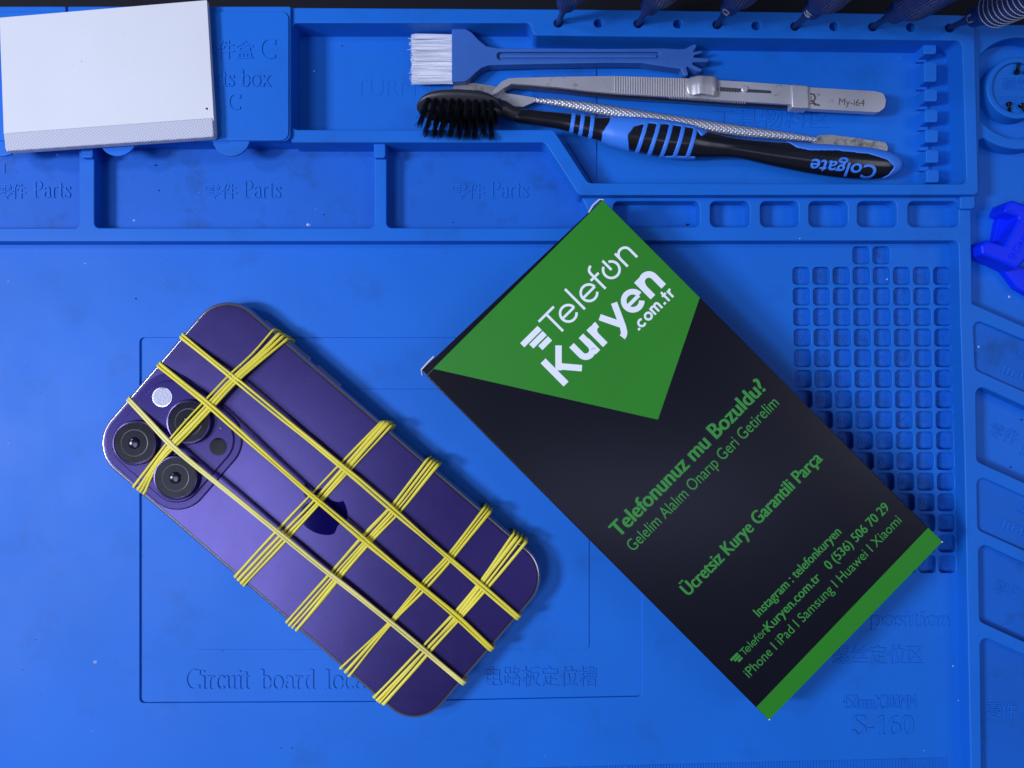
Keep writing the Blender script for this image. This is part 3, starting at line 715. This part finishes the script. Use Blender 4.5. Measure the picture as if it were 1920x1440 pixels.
# ---------------- cleaning brush ----------------
zbk = 6.0
br = thing('cleaning_brush', 'flat blue plastic brush with stiff white bristles and a hand shaped end', 'brush', P(1050, 105, 0))
bo_ = [(847, 53), (873, 53.5), (885, 61), (898, 75), (912, 86), (932, 90), (1080, 91.5), (1246, 90), (1270, 91.5), (1284, 91)]
fing = [(1298, 84), (1304, 82), (1307, 86), (1300, 96), (1302, 97), (1316, 94), (1317, 99), (1302, 103), (1300, 107), (1328, 109), (1330, 113), (1327, 116), (1300, 116), (1298, 120), (1318, 130), (1314, 134), (1306, 133), (1290, 124), (1287, 126), (1291, 139), (1287, 143), (1282, 141), (1277, 129)]
bl = [(1225, 121.5), (1204, 118), (1140, 117.5), (1000, 120), (917, 122), (903, 127), (892, 136), (882, 146), (873, 152), (847, 154)]
mk('handle', plate(rpoly(PX(bo_+fing+bl, zbk), .45, 3), [rectpx(932, 97, 1238, 112, zbk, 1.2)], 1.8, zbk, .3, 2), M['plastic'], br)
mk('groove_floor', join(plate(rectpx(928, 94, 1242, 115, 4.6, .8), [], 2.2, 4.7, .1), plate(rectpx(938, 101, 1232, 108, 5.5, .5), [], 4.5, 5.5, .4)), M['plastic'], br)
hairs = []
def hair(p, q, r, bend=None, n=3):
    m_ = (p+q)/2+(bend or Vector((0, 0, 0)))
    return sweep([p, m_, q], None, [r, r, r*.7], [r, r, r*.7], False, n)
for k in range(5):
    yc = 74+k*18.6
    for j in range(150):
        yy = yc+random.uniform(-9.0, 9.0); fz = math.sqrt(max(0, 1-((yy-yc)/9.6)**2)); zz = 4.2+random.uniform(-1.5, 1.3)*fz
        sp = (yy-yc)*random.uniform(-.05, .12); x1 = 771+random.uniform(-2, 7)+abs(yy-yc)*.25
        if random.random() < .02: x1 -= 6; sp *= 3
        hairs.append(hair(P(849, 105+(yy-105)*1.0, zz), P(x1, yy+sp+random.uniform(-1.2, 1.2), zz+random.uniform(-.5, .5)), .13))
mk('bristles', join(*hairs), M['bristle'], br, 60)

# ---------------- pry tool (spudger) ----------------
sp = thing('pry_tool', 'long stained metal pry tool with knurled middle and flattened ends', 'pry tool', P(1250, 220, 0))
def flat(pts, zs, th):
    """thin blade; zs heights per point"""
    V = [P(x, y, z) for (x, y), z in zip(pts, zs)]; n_ = len(V); V2 = [v-Vector((0, 0, th)) for v in V]
    return V+V2, [tuple(range(n_)), tuple(range(2*n_-1, n_-1, -1))]+[(i, n_+i, n_+(i+1) % n_, (i+1) % n_) for i in range(n_)]
def smoothpx(pts, r=6): return [(q.x, q.y) for q in rpoly(pts, r, 4)]
t1 = smoothpx([(848, 172), (850, 162), (862, 157), (888, 155.5), (925, 161), (950, 170), (945, 187), (915, 184), (880, 180)])
o_ = mk('flat_tip', flat(t1, [2.6]*len(t1), .8), M['steelold'], sp); 
t2 = smoothpx([(925, 178), (938, 174), (965, 177), (1010, 184), (1004, 190), (981, 200), (960, 199), (940, 190)], 5)
mk('flat_tip', flat(t2, [4.4]*len(t2), .9), M['steel'], sp)
path = [P(x, y, z) for x, y, z in ((1002, 187.5, 4), (1050, 193, 4), (1100, 201, 4), (1200, 218, 4), (1300, 233, 4), (1400, 247, 4), (1480, 256, 4), (1530, 262, 4))]
mk('knurled_grip', sweep(path, None, [.8, 1.3, 1.75, 2.0, 2.0, 1.8, 1.3, .9], [.8, 1.1, 1.3, 1.4, 1.4, 1.3, 1.1, .7], False, 16), M['knurl'], sp)
t3 = smoothpx([(1518, 263), (1537, 253.5), (1558, 252.5), (1600, 258), (1660, 267), (1665, 276), (1661, 292), (1600, 285), (1545, 273), (1524, 268)], 6)
mk('flat_tip', flat(t3, [4.0]*len(t3), .8), M['steelold'], sp)

# ---------------- tweezers ----------------
tw = thing('tweezers', 'steel slide lock tweezers with bent tip and etched lettering on the end', 'tweezers', P(1290, 170, 0))
up = [(918, 178), (928, 166), (940, 153.5), (952, 147.5), (969, 146), (1050, 144), (1150, 142.5), (1287, 147), (1390, 153), (1490, 160)]
lo = [(1490, 196), (1390, 190), (1287, 183), (1152, 175), (1100, 170), (1052, 164), (990, 158.5), (960, 156.5), (944, 165), (924, 179)]
def arm(zt_, th, dy=0):
    out = smoothpx([(x, y+dy) for x, y in up+lo], 4)
    return flat(out, [zt_+(0 if x > 960 else -(960-x)*.05) for x, y in out], th)
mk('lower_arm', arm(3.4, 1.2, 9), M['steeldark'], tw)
a_ = mk('upper_arm', arm(8.6, 1.1), M['steel'], tw)
# ridges on the upper arm
rg = []
x = 1153
while x < 1286:
    ya = 143+(x-1152)*.03+.8; yb = 174.5+(x-1152)*.06-.6
    p, q = P(x, ya, 8.75), P(x, yb, 8.75)
    rg.append(sweep([p, q], Vector((1, 0, 0)), .24, .2, False, 8)); x += 4.6
x = 1255
while x < 1400:
    yb = 181+(x-1255)*.07; rg.append(sweep([P(x, yb-1, 8.6), P(x+1, yb+3.5, 8.0)], Vector((1, 0, 0)), .2, .25, False, 6)); x += 4.4
mk('grip_ridges', join(*rg), M['steel'], a_)
# slot, ladder, screw
mk('slot', flat([(1350, 163), (1446, 170), (1446, 175), (1350, 171)], [8.64]*4, .1), M['steeldark'], a_, 0)
ld = [flat([(x, 163.5+(x-1352)*.07), (x+1.8, 163.5+(x-1352)*.07), (x+1.8, 171.5+(x-1352)*.07), (x, 171.5+(x-1352)*.07)], [8.72]*4, .1) for x in (1353, 1358, 1363, 1368, 1373, 1378, 1383)]
mk('notches', join(*ld), M['brown'], a_, 0)
c = P(1396, 167.5, 8.7); V, Fc = lathe([(1.15, 0), (1.15, .4), (.9, .6), (.01, .62)], 20)
mk('screw_head', ([v+c for v in V], Fc), M['steel'], a_)
# slide lock: folded strip over the arm
def lock():
    V, Fc = [], []; prof = []
    xs = [1286, 1289, 1294, 1300, 1307, 1313, 1320, 1327, 1334, 1341, 1347]
    zs = [9.3, 9.6, 9.7, 9.8, 10.9, 11.6, 11.3, 10.7, 11.0, 10.9, 9.2]
    tops = [155, 149, 145, 143, 141.5, 141, 141, 141.5, 142, 143, 145]; bots = [172, 176, 178.5, 179.5, 178, 177, 177, 178.5, 180, 181, 181]
    for x, z, a, b in zip(xs, zs, tops, bots):
        for y, dz in ((a, -1.1), (a+2, -.2), ((a+b)/2, 0), (b-2, -.2), (b, -1.1)): V.append(P(x, y, z+dz))
    n_ = len(xs)
    for i in range(n_-1):
        for k in range(4): Fc.append((i*5+k, i*5+k+1, (i+1)*5+k+1, (i+1)*5+k))
    return V, Fc
lk = mk('slide_lock', lock(), M['steel'], tw, 70)
md = lk.modifiers.new('s', 'SOLIDIFY'); md.thickness = .6*MM; md.offset = -1
# ferrule and end plate
pe = smoothpx([(1505, 163), (1640, 171), (1657, 175), (1661, 188), (1659, 202), (1647, 210.5), (1505, 203)], 10)
mk('end_plate', flat(pe, [8.2]*len(pe), 2.4), M['steel'], tw)
fe = mk('ferrule', join(flat([(1485, 158), (1516, 160.5), (1517, 203), (1485, 201)], [9.3]*4, 4.6)), M['steel'], tw); bevel_obj(fe, .4, 3)
mk('etched_text', text_map('My-i64', lambda x, y, h: P(1573+x+y*.05, 196.5+x*.055-y, 8.22+h*.02), 48, 12.5, .0), M['brown'], tw, 0)
lgm = [ribbon([(1519, -176), (1526, -177), (1529, -183), (1526, -189), (1519, -190)], 3.2, lambda x, y, h: P(x, -y, 8.22+h*.02)),
       ribbon([(1522, -189), (1529, -195), (1537, -198)], 3.4, lambda x, y, h: P(x, -y, 8.22+h*.02)),
       ribbon([(1517, -195), (1524, -194), (1530, -198)], 2.0, lambda x, y, h: P(x, -y, 8.22+h*.02)),
       ribbon([(1521, -180), (1521, -187)], 1.4, lambda x, y, h: P(x, -y, 8.22+h*.02)),
       ribbon(arc(1535, -177.5, 2.2, 2.2, 0, 360, 12), .8, lambda x, y, h: P(x, -y, 8.22+h*.02))]
mk('etched_mark', join(*lgm), M['brown'], tw, 0)

# ---------------- toothbrush ----------------
tbp = [(935, 190, 7), (960, 213, 12.5), (1000, 220, 13.5), (1052, 227, 15.5), (1100, 237, 20), (1128, 243, 22), (1150, 247, 27), (1190, 253, 31.5), (1240, 260, 34), (1290, 266, 31), (1330, 272, 24), (1381, 278, 18.5), (1444, 288, 22), (1475, 292, 24.5), (1520, 298, 27), (1569, 303, 29), (1631, 307.5, 28), (1662, 309, 23), (1680, 309, 15.5), (1688, 309, 8.5), (1691.5, 309, 1.5)]
def interp(tab, x):
    if x <= tab[0][0]: return tab[0][1:]
    for i in range(len(tab)-1):
        if x <= tab[i+1][0]:
            # catmull-rom on each channel
            p0 = tab[max(i-1, 0)]; p1 = tab[i]; p2 = tab[i+1]; p3 = tab[min(i+2, len(tab)-1)]
            t = (x-p1[0])/(p2[0]-p1[0]); out = []
            for k in (1, 2):
                h_ = p2[0]-p1[0]
                m1 = (p2[k]-p0[k])/max(1e-6, p2[0]-p0[0])*h_; m2 = (p3[k]-p1[k])/max(1e-6, p3[0]-p1[0])*h_
                out.append((2*t**3-3*t*t+1)*p1[k]+(t**3-2*t*t+t)*m1+(-2*t**3+3*t*t)*p2[k]+(t**3-t*t)*m2)
            return out
    return tab[-1][1:]
ZH = 6.2
def tb_surf(x, ang, off=0.):
    yc, hw = interp(tbp, x)
    c = P(x, yc, ZH); r = max(.05, hw/5.46)
    rz = r*.78
    tilt = .0
    return c+Vector((0, (r+off)*math.cos(ang), (rz+off)*math.sin(ang)))
def tb_py(x, ang):
    yc, hw = interp(tbp, x); return yc-hw*math.cos(ang), yc, hw
def inpoly(x, y, pl):
    r = False; j = len(pl)-1
    for i in range(len(pl)):
        if (pl[i][1] > y) != (pl[j][1] > y) and x < (pl[j][0]-pl[i][0])*(y-pl[i][1])/(pl[j][1]-pl[i][1])+pl[i][0]: r = not r
        j = i
    return r
grip1 = [(1150, 205), (1140, 235), (1127, 255), (1130, 290), (1200, 310), (1320, 310), (1300, 294), (1292, 262), (1312, 262), (1327, 250), (1330, 200)]
oval = [(1300, 247), (1240, 240), (1208, 239), (1185, 246), (1174, 262), (1178, 280), (1190, 290), (1230, 294), (1310, 296), (1310, 262)]
grip2 = [(1474, 200), (1473, 268), (1487, 282), (1512, 288), (1560, 288), (1620, 295), (1655, 306), (1669, 318), (1662, 330), (1640, 340), (1660, 380), (1800, 380), (1800, 200)]
def seg_d(x, y, a, b, w_):
    ax, ay = a; bx_, by_ = b; t = max(0, min(1, ((x-ax)*(bx_-ax)+(y-ay)*(by_-ay))/((bx_-ax)**2+(by_-ay)**2)))
    return math.hypot(x-ax-t*(bx_-ax), y-ay-t*(by_-ay)) < w_
def blue(x, ang):
    y, yc, hw = tb_py(x, ang); up_ = math.sin(ang) > -.25
    if not up_: return False
    for a, b in (((1078, 200), (1069, 262)), ((1095, 202), (1086, 266)), ((1113, 204), (1104.5, 272))):
        if seg_d(x, y, a, b, 4.0): return True
    if inpoly(x, y, grip2): return True
    for k in range(5):
        if seg_d(x, y, (1209+k*23.5, 236), (1191+k*24, 297), 4.0) : return True
    if inpoly(x, y, grip1) and not inpoly(x, y, oval): return True
    return False
tbr = thing('toothbrush', 'used black toothbrush with blue rubber grips and splayed black bristles', 'toothbrush', P(1250, 250, 0))
NX, NA = 900, 150
xsn = [935+(1691.5-935)*(1-(1-i/NX)**1.0) for i in range(NX+1)]
V = []; Fc = []
for x in xsn:
    for k in range(NA): V.append(tb_surf(x, 2*math.pi*k/NA))
for i in range(NX):
    for k in range(NA): Fc.append((i*NA+k, i*NA+(k+1) % NA, (i+1)*NA+(k+1) % NA, (i+1)*NA+k))
Fc.append(tuple(range(NA))); Fc.append(tuple(NX*NA+k for k in range(NA)))
mk('handle', (V, Fc), M['tbblack'], tbr, 60)
V = []; Fc = []; idx = {}
sel = set()
for i in range(NX):
    xm = (xsn[i]+xsn[i+1])/2
    for k in range(NA):
        if blue(xm, 2*math.pi*(k+.5)/NA): sel.add((i, k))
def vid(i, k, edge):
    key = (i, k % NA)
    if key not in idx:
        idx[key] = len(V)
        nb = all(((i-1+a) , (k-1+b) % NA) in sel for a in (0, 1) for b in (0, 1))
        V.append(tb_surf(xsn[i], 2*math.pi*(k % NA)/NA, .30 if nb else -.02))
    return idx[key]
for i, k in sel: Fc.append((vid(i, k, 0), vid(i, k+1, 0), vid(i+1, k+1, 0), vid(i+1, k, 0)))
nb_ = {}
for f in Fc:
    for v in f: nb_.setdefault(v, set()).update(f)
seen = set()
for v0 in list(nb_):
    if v0 in seen: continue
    st_ = [v0]; comp = set()
    while st_:
        q = st_.pop()
        if q in comp: continue
        comp.add(q); st_ += [z for z in nb_[q] if z not in comp]
    seen |= comp; ids = sorted(comp); mp_ = {v: i for i, v in enumerate(ids)}
    mk('rubber_grip', ([V[i] for i in ids], [tuple(mp_[v] for v in f) for f in Fc if f[0] in comp]), M['tbblue'], tbr, 80)
def tb_top(px, py):
    yc, hw = interp(tbp, px); q = max(-.98, min(.98, (yc-py)/hw)); return ZH+hw/5.46*.78*math.sqrt(1-q*q)
cx_, cy_ = 1580, 317.5
def cmap(x, y, h):
    a = math.radians(180+6.0); X = x-62; Y = y-13
    px = cx_+X*math.cos(a)+Y*math.sin(a)*1.0-Y*.25; py = cy_+X*math.sin(a)-Y*math.cos(a)
    q = P(px, py, 8.5); z = tb_top(px, py); q = P(px, py, z); q.z = z-.1+h*.3; return q
def dense_text(body, fmap, width, cap, off):
    vs, fs = text_map(body, lambda x, y, h: Vector((x, y, h)), width, cap, off)
    bm_ = bmesh.new(); vv = [bm_.verts.new(v) for v in vs]
    for f in fs:
        try: bm_.faces.new([vv[i] for i in f])
        except ValueError: pass
    bmesh.ops.remove_doubles(bm_, verts=bm_.verts, dist=1e-4); bmesh.ops.triangulate(bm_, faces=bm_.faces)
    for _ in range(3):
        le = [e for e in bm_.edges if e.calc_length() > 3]
        if le: bmesh.ops.subdivide_edges(bm_, edges=le, cuts=1); bmesh.ops.triangulate(bm_, faces=bm_.faces)
    bm_.verts.index_update(); out = ([fmap(*v.co) for v in bm_.verts], [tuple(v.index for v in f.verts) for f in bm_.faces]); bm_.free(); return out
mk('embossed_text', dense_text('Colgate', cmap, 124, 25, .012), M['tbblue'], tbr, 0)
# head: tilted so the bristles point down the picture and up
hc = P(862, 205, 9.6); hu = Vector((1, -.035, 0)).normalized(); hn = Vector((0, -.80, .60)).normalized(); hn = (hn-hu*hn.dot(hu)).normalized(); hv = hn.cross(hu).normalized()
V, Fc = [], []
NS = 40; NR = 24
for i in range(NS+1):
    t = -1+2*i/NS; L_ = 14.6*math.copysign(abs(t)**.9, t)
    wdt = 6.3*max(.02, (1-abs(t)**2.6))**.5; 
    for k in range(NR):
        a = 2*math.pi*k/NR; ca, sa = math.cos(a), math.sin(a)
        V.append(hc+hu*L_+hv*wdt*math.copysign(abs(ca)**.8, ca)+hn*(1.9*math.copysign(abs(sa)**.7, sa)-1.4)*min(1, .2+(1-abs(t)**3)))
for i in range(NS):
    for k in range(NR): Fc.append((i*NR+k, i*NR+(k+1) % NR, (i+1)*NR+(k+1) % NR, (i+1)*NR+k))
Fc.append(tuple(range(NR))); Fc.append(tuple(NS*NR+k for k in range(NR)))
mk('head', (V, Fc), M['tbhead'], tbr, 60)
e = hc+hu*12.2; 
nk = [hc+hu*8-hn*1.2, hc+hu*12-hn*1.3, P(945, 203, 7.6), P(960, 212, 6.6), P(975, 216, ZH)]
mk('neck', sweep(nk, None, [4.2, 3.4, 2.6, 2.4, 2.3], [2, 2, 1.9, 1.9, 1.8], False, 20), M['tbhead'], tbr, 60)
hs = []
for r_ in range(3):
    vv = [3.7, 0.1, -3.5][r_]; n_ = [9, 10, 9][r_]
    for k in range(n_):
        uu = (-1+2*(k+.5)/n_)*(13.2 if r_ == 1 else 12.0)+random.uniform(-.15, .15)
        b0 = hc+hu*uu+hv*vv+hn*.3; ln_ = 10.6-abs(uu)*.06+random.uniform(-.3, .3)
        lean = hu*(uu*.05+random.gauss(0, .15))+hv*(vv*.10+random.gauss(0, .12))
        for j in range(52):
            a = random.uniform(0, 6.28); rr = .70*math.sqrt(random.random())
            p = b0+hu*rr*math.cos(a)+hv*rr*math.sin(a)
            tip = p+lean+hn*(ln_+random.uniform(-.8, .4))+hu*(rr*math.cos(a)*.5+random.gauss(0, .14))+hv*(rr*math.sin(a)*.7+random.gauss(0, .2))
            hs.append(hair(p, tip, .065, hu*random.gauss(0, .06)))
for q in range(6):
    p = hc-hu*11+hv*random.uniform(-3, 3); hs.append(hair(p, p+hn*8-hu*random.uniform(1.5, 4), .08))
mk('bristles', join(*hs), M['bbristle'], tbr, 60)

# ---------------- precision screwdrivers ----------------
def driver_parts():
    root = thing('screwdriver', 'x', 'screwdriver', (0, 0, 0), 'screwdrivers standing in the rim holes')
    mk('shaft', lathe([(.5, -8), (1.0, -6), (1.0, 8), (1.25, 8.6), (1.25, 12), (1.7, 13), (2.0, 15)], 20), M['navy2'], root)
    mk('collar', lathe([(2.0, 13.2), (3.1, 14.4), (3.3, 15), (3.4, 20), (3.8, 21.4), (4.0, 22.2)], 28), M['navy'], root)
    mk('grip', lathe([(4.0, 22.0), (4.9, 23.8), (5.7, 26.2), (6.0, 29)]+[(6.0, z) for z in (34, 40, 48, 58, 68)]+[(5.6, 71)], 240, 40, .24, (23, 70)), M['navy'], root, 20)
    mk('end_cap', lathe([(5.0, 70.8), (5.2, 73), (5.2, 80), (4.6, 81)], 28), M['steeldark'], root)
    return root
proto = driver_parts()
dl = [((1047, 43), (1106, -106), 'ribbed navy screwdriver in the rim hole closest to the brush handle, almost upright', None),
      ((1197, 44), (1283, -91), 'ribbed navy screwdriver in the rim hole above the bare end of the tweezer ridges', None),
      ((1345, 46), (1437, -91), 'navy screwdriver with a pale Q shaped mark on its collar', 'Q'),
      ((1491, 49), (1620, -75), 'navy screwdriver with a pale S shaped mark on its collar', 'S'),
      ((1637, 50), (1800, -50), 'strongly leaning ribbed navy screwdriver between the S marked and the ringed one', None),
      ((1781, 52), (1973, -33), 'navy screwdriver with white zigzag rings round its grip, nearest the magnet dish', 'U')]
kids = list(proto.children)
for i, (b0, t0, lab, mark) in enumerate(dl):
    if i == 0: o = proto
    else:
        o = proto.copy(); COL.objects.link(o); BASE[o.name] = Vector((0, 0, 0))
        for ch in kids:
            c = ch.copy(); COL.objects.link(c); c.parent = o; BASE[c.name] = Vector((0, 0, 0))
    o['label'] = lab
    A, B = P(*b0, 10), P(*t0, 60)
    q = (B-A).to_track_quat('Z', 'Y'); o.rotation_mode = 'QUATERNION'; o.rotation_quaternion = q
    o.location = A*MM
    # direction to the camera in local space
    cl = q.inverted() @ (Vector((0, 0, H))-A-(B-A).normalized()*17); cl.z = 0; cl.normalize(); tang = Vector((0, 0, 1)).cross(cl)
    if mark:
        o2 = mk('collar_mark', text_map(mark, lambda x, y, h: cl*(3.42+h*.03-((x-1.3)/3.4)**2*1.7)+tang*(x-1.3)*1.0+Vector((0, 0, 15.9+y)), 2.6, 2.5, .02), M['gray'], o, 0)
    if mark == 'U':
        rr = []
        for k in range(9):
            z = 27.2+k*2.3; pth = [Vector(((6.05+.12*(j % 2))*math.cos(6.2832*j/90), (6.05+.12*(j % 2))*math.sin(6.2832*j/90), z+.12*(j % 2))) for j in range(90)]
            rr.append(sweep(pth, Vector((0, 0, 1)), .14, .14, True, 5))
        mk('white_rings', join(*rr), M['gray'], o)

# ---------------- bright blue clip ----------------
cl_ = thing('plastic_clip', 'bright royal blue forked plastic clip with raised lettering', 'clip', P(1890, 460, 0))
zc2 = 9.5
top = [(1882, 397), (1892, 377), (1901, 375), (1965, 398), (1940, 470), (1908, 505), (1880, 492), (1842, 476), (1840, 460), (1850, 449), (1884, 459), (1913, 407)]
mk('forked_body', plate(rpoly(PX(top, zc2), .8, 4), [], 0.02, zc2, 1.0, 3), M['clip'], cl_)
mk('base_web', plate(rpoly(PX([(1872, 410), (1925, 400), (1960, 480), (1905, 490), (1862, 460)], 3), .5), [], .05, 3.0, .2), M['clip'], cl_)
mk('lower_lug', plate(rpoly(PX([(1872, 494), (1920, 500), (1985, 540), (1985, 585), (1908, 540)], 3.5), .6), [], .05, 3.5, .4), M['clip'], cl_)
def clm(x0, y0): 
    c, s = math.cos(math.radians(-60)), math.sin(math.radians(-60))
    return lambda x, y, h: (lambda q: Vector((q.x, q.y, zc2-.05+h*.4)))(P(x0+x*c+y*s*1.0*-1*-1, y0+x*s-y*c, zc2))
mk('raised_text', join(text_map('Dama', clm(1909, 474), 50, 12, .01), *[ribbon(arc(1898, -480, 5.2, 6.5, 0, 360, 20), 1.6, lambda x, y, h: (lambda q: Vector((q.x, q.y, zc2-.05+h*.35)))(P(x, -y, zc2)))], ribbon([(1895, -484), (1901, -476)], 1.6, lambda x, y, h: (lambda q: Vector((q.x, q.y, zc2-.05+h*.35)))(P(x, -y, zc2)))), M['clip'], cl_, 0)

# ---------------- tiny screws in the dish ----------------
def tiny_screw(a, b, lab):
    o = thing('tiny_screw', lab, 'screw', P(*a, 4.6), 'tiny black screws on the magnet dish')
    A, B = P(*a, 5.6), P(*b, 5.3); q = (B-A); L_ = q.length; q = q.to_track_quat('Z', 'Y'); m4 = Matrix.Translation(A) @ q.to_matrix().to_4x4()
    V, Fc = lathe([(.85, 0), (.95, .3), (.9, .9), (.5, 1.2)]+[(.46+.1*(k % 2), 1.2+.28*k) for k in range(1, int((L_-2)/.28))]+[(.3, L_-.5), (.05, L_)], 14)
    mk('threaded_body', ([m4 @ v for v in V], Fc), M['screw'], o)
tiny_screw((1906, 138), (1912.5, 108), 'tiny black screw with its tip pointing at the ringed screwdriver')
tiny_screw((1891.5, 192), (1893, 217), 'tiny black screw lying below the moulded word in the dish')
tiny_screw((1913, 195), (1926, 214), 'tiny black screw slanting across the inner edge of the magnet ring')
tiny_screw((1924, 138), (1932, 112), 'tiny black screw just cut by the picture edge in the dish')

# ---------------- dust and crumbs ----------------
def chips(n_, m, lab, cat, spots, smin, smax, zf):
    vf = []
    for i in range(n_):
        if i < len(spots): x, y, z, s = spots[i]
        else:
            x, y = random.uniform(0, 1920), random.uniform(40, 1440); s = random.uniform(smin, smax); z = zf(x, y)
            if z is None: continue
        c = P(x, y, z); k = random.randint(4, 6); a0 = random.uniform(0, 6)
        V = [c+Vector((s*random.uniform(.4, 1.2)*math.cos(a0+6.28*j/k), s*random.uniform(.3, .9)*math.sin(a0+6.28*j/k), 0.005)) for j in range(k)]+[c+Vector((0, 0, s*.6))]
        vf.append((V, [tuple(range(k))[::-1]]+[(j, (j+1) % k, k) for j in range(k)]))
    o = mk(cat, join(*vf), m, None, 0); tag(o, lab, None, None, 'stuff')
def zf(x, y):
    if 190 < x < 1020 and 560 < y < 1360: return None
    if 780 < x < 1780 and 365 < y < 1360 and abs((x-960)-(y-720)) < 700 and x < 1500: return None
    if y > 470 and x < 1480: return 0
    if 1490 < x < 1800 and 1090 < y < 1415: return 0
    if 190 < x < 690 and 295 < y < 420: return 0
    if 740 < x < 1040 and 295 < y < 420: return 0
    if 560 < x < 760 and 80 < y < 235: return 0
    if 1130 < x < 1700 and 100 < y < 135 and x > 1340: return 0
    return None
chips(120, M['dust'], 'scattered pale dust flecks on the blue mat', 'dust', [(252, 413, 0, .7), (578, 421, 0, .9), (160, 494, 0, .5), (178, 1241, 0, .9), (1664, 524, -2.3, .6), (1500, 447, 6, .3), (1317, 358, 6.1, .4), (1797, 1313, 0, .4), (1787, 1249, 0, .4), (1892, 556, 0, .6), (1835, 650, 4.5, .5), (107, 290, 0, .5), (589, 133, 0, .5), (1358, 938, 20.2, .0)], .12, .3, zf)
chips(110, M['crumb'], 'scattered dark crumbs on the blue mat', 'debris', [(293, 310, 0, .8), (298, 357, 0, .6), (559, 209, 0, .9), (330, 322, 0, .3), (642, 86, 0, .5), (527, 1402, 0, .4), (548, 1402, 0, .4), (255, 560, 0, .6), (1895, 876, 0, .7), (1915, 787, 0, .6), (417, 1220, -.7, .3), (1289, 421, .1, .7), (850, 417, 0, .6), (607, 402, 0, .5), (153, 115, 15.2, .2), (137, 123, 15.2, .15), (230, 62, 15.2, .15), (388, 204, 15.2, .6), (233, 70, 15.2, .12)], .1, .25, zf)
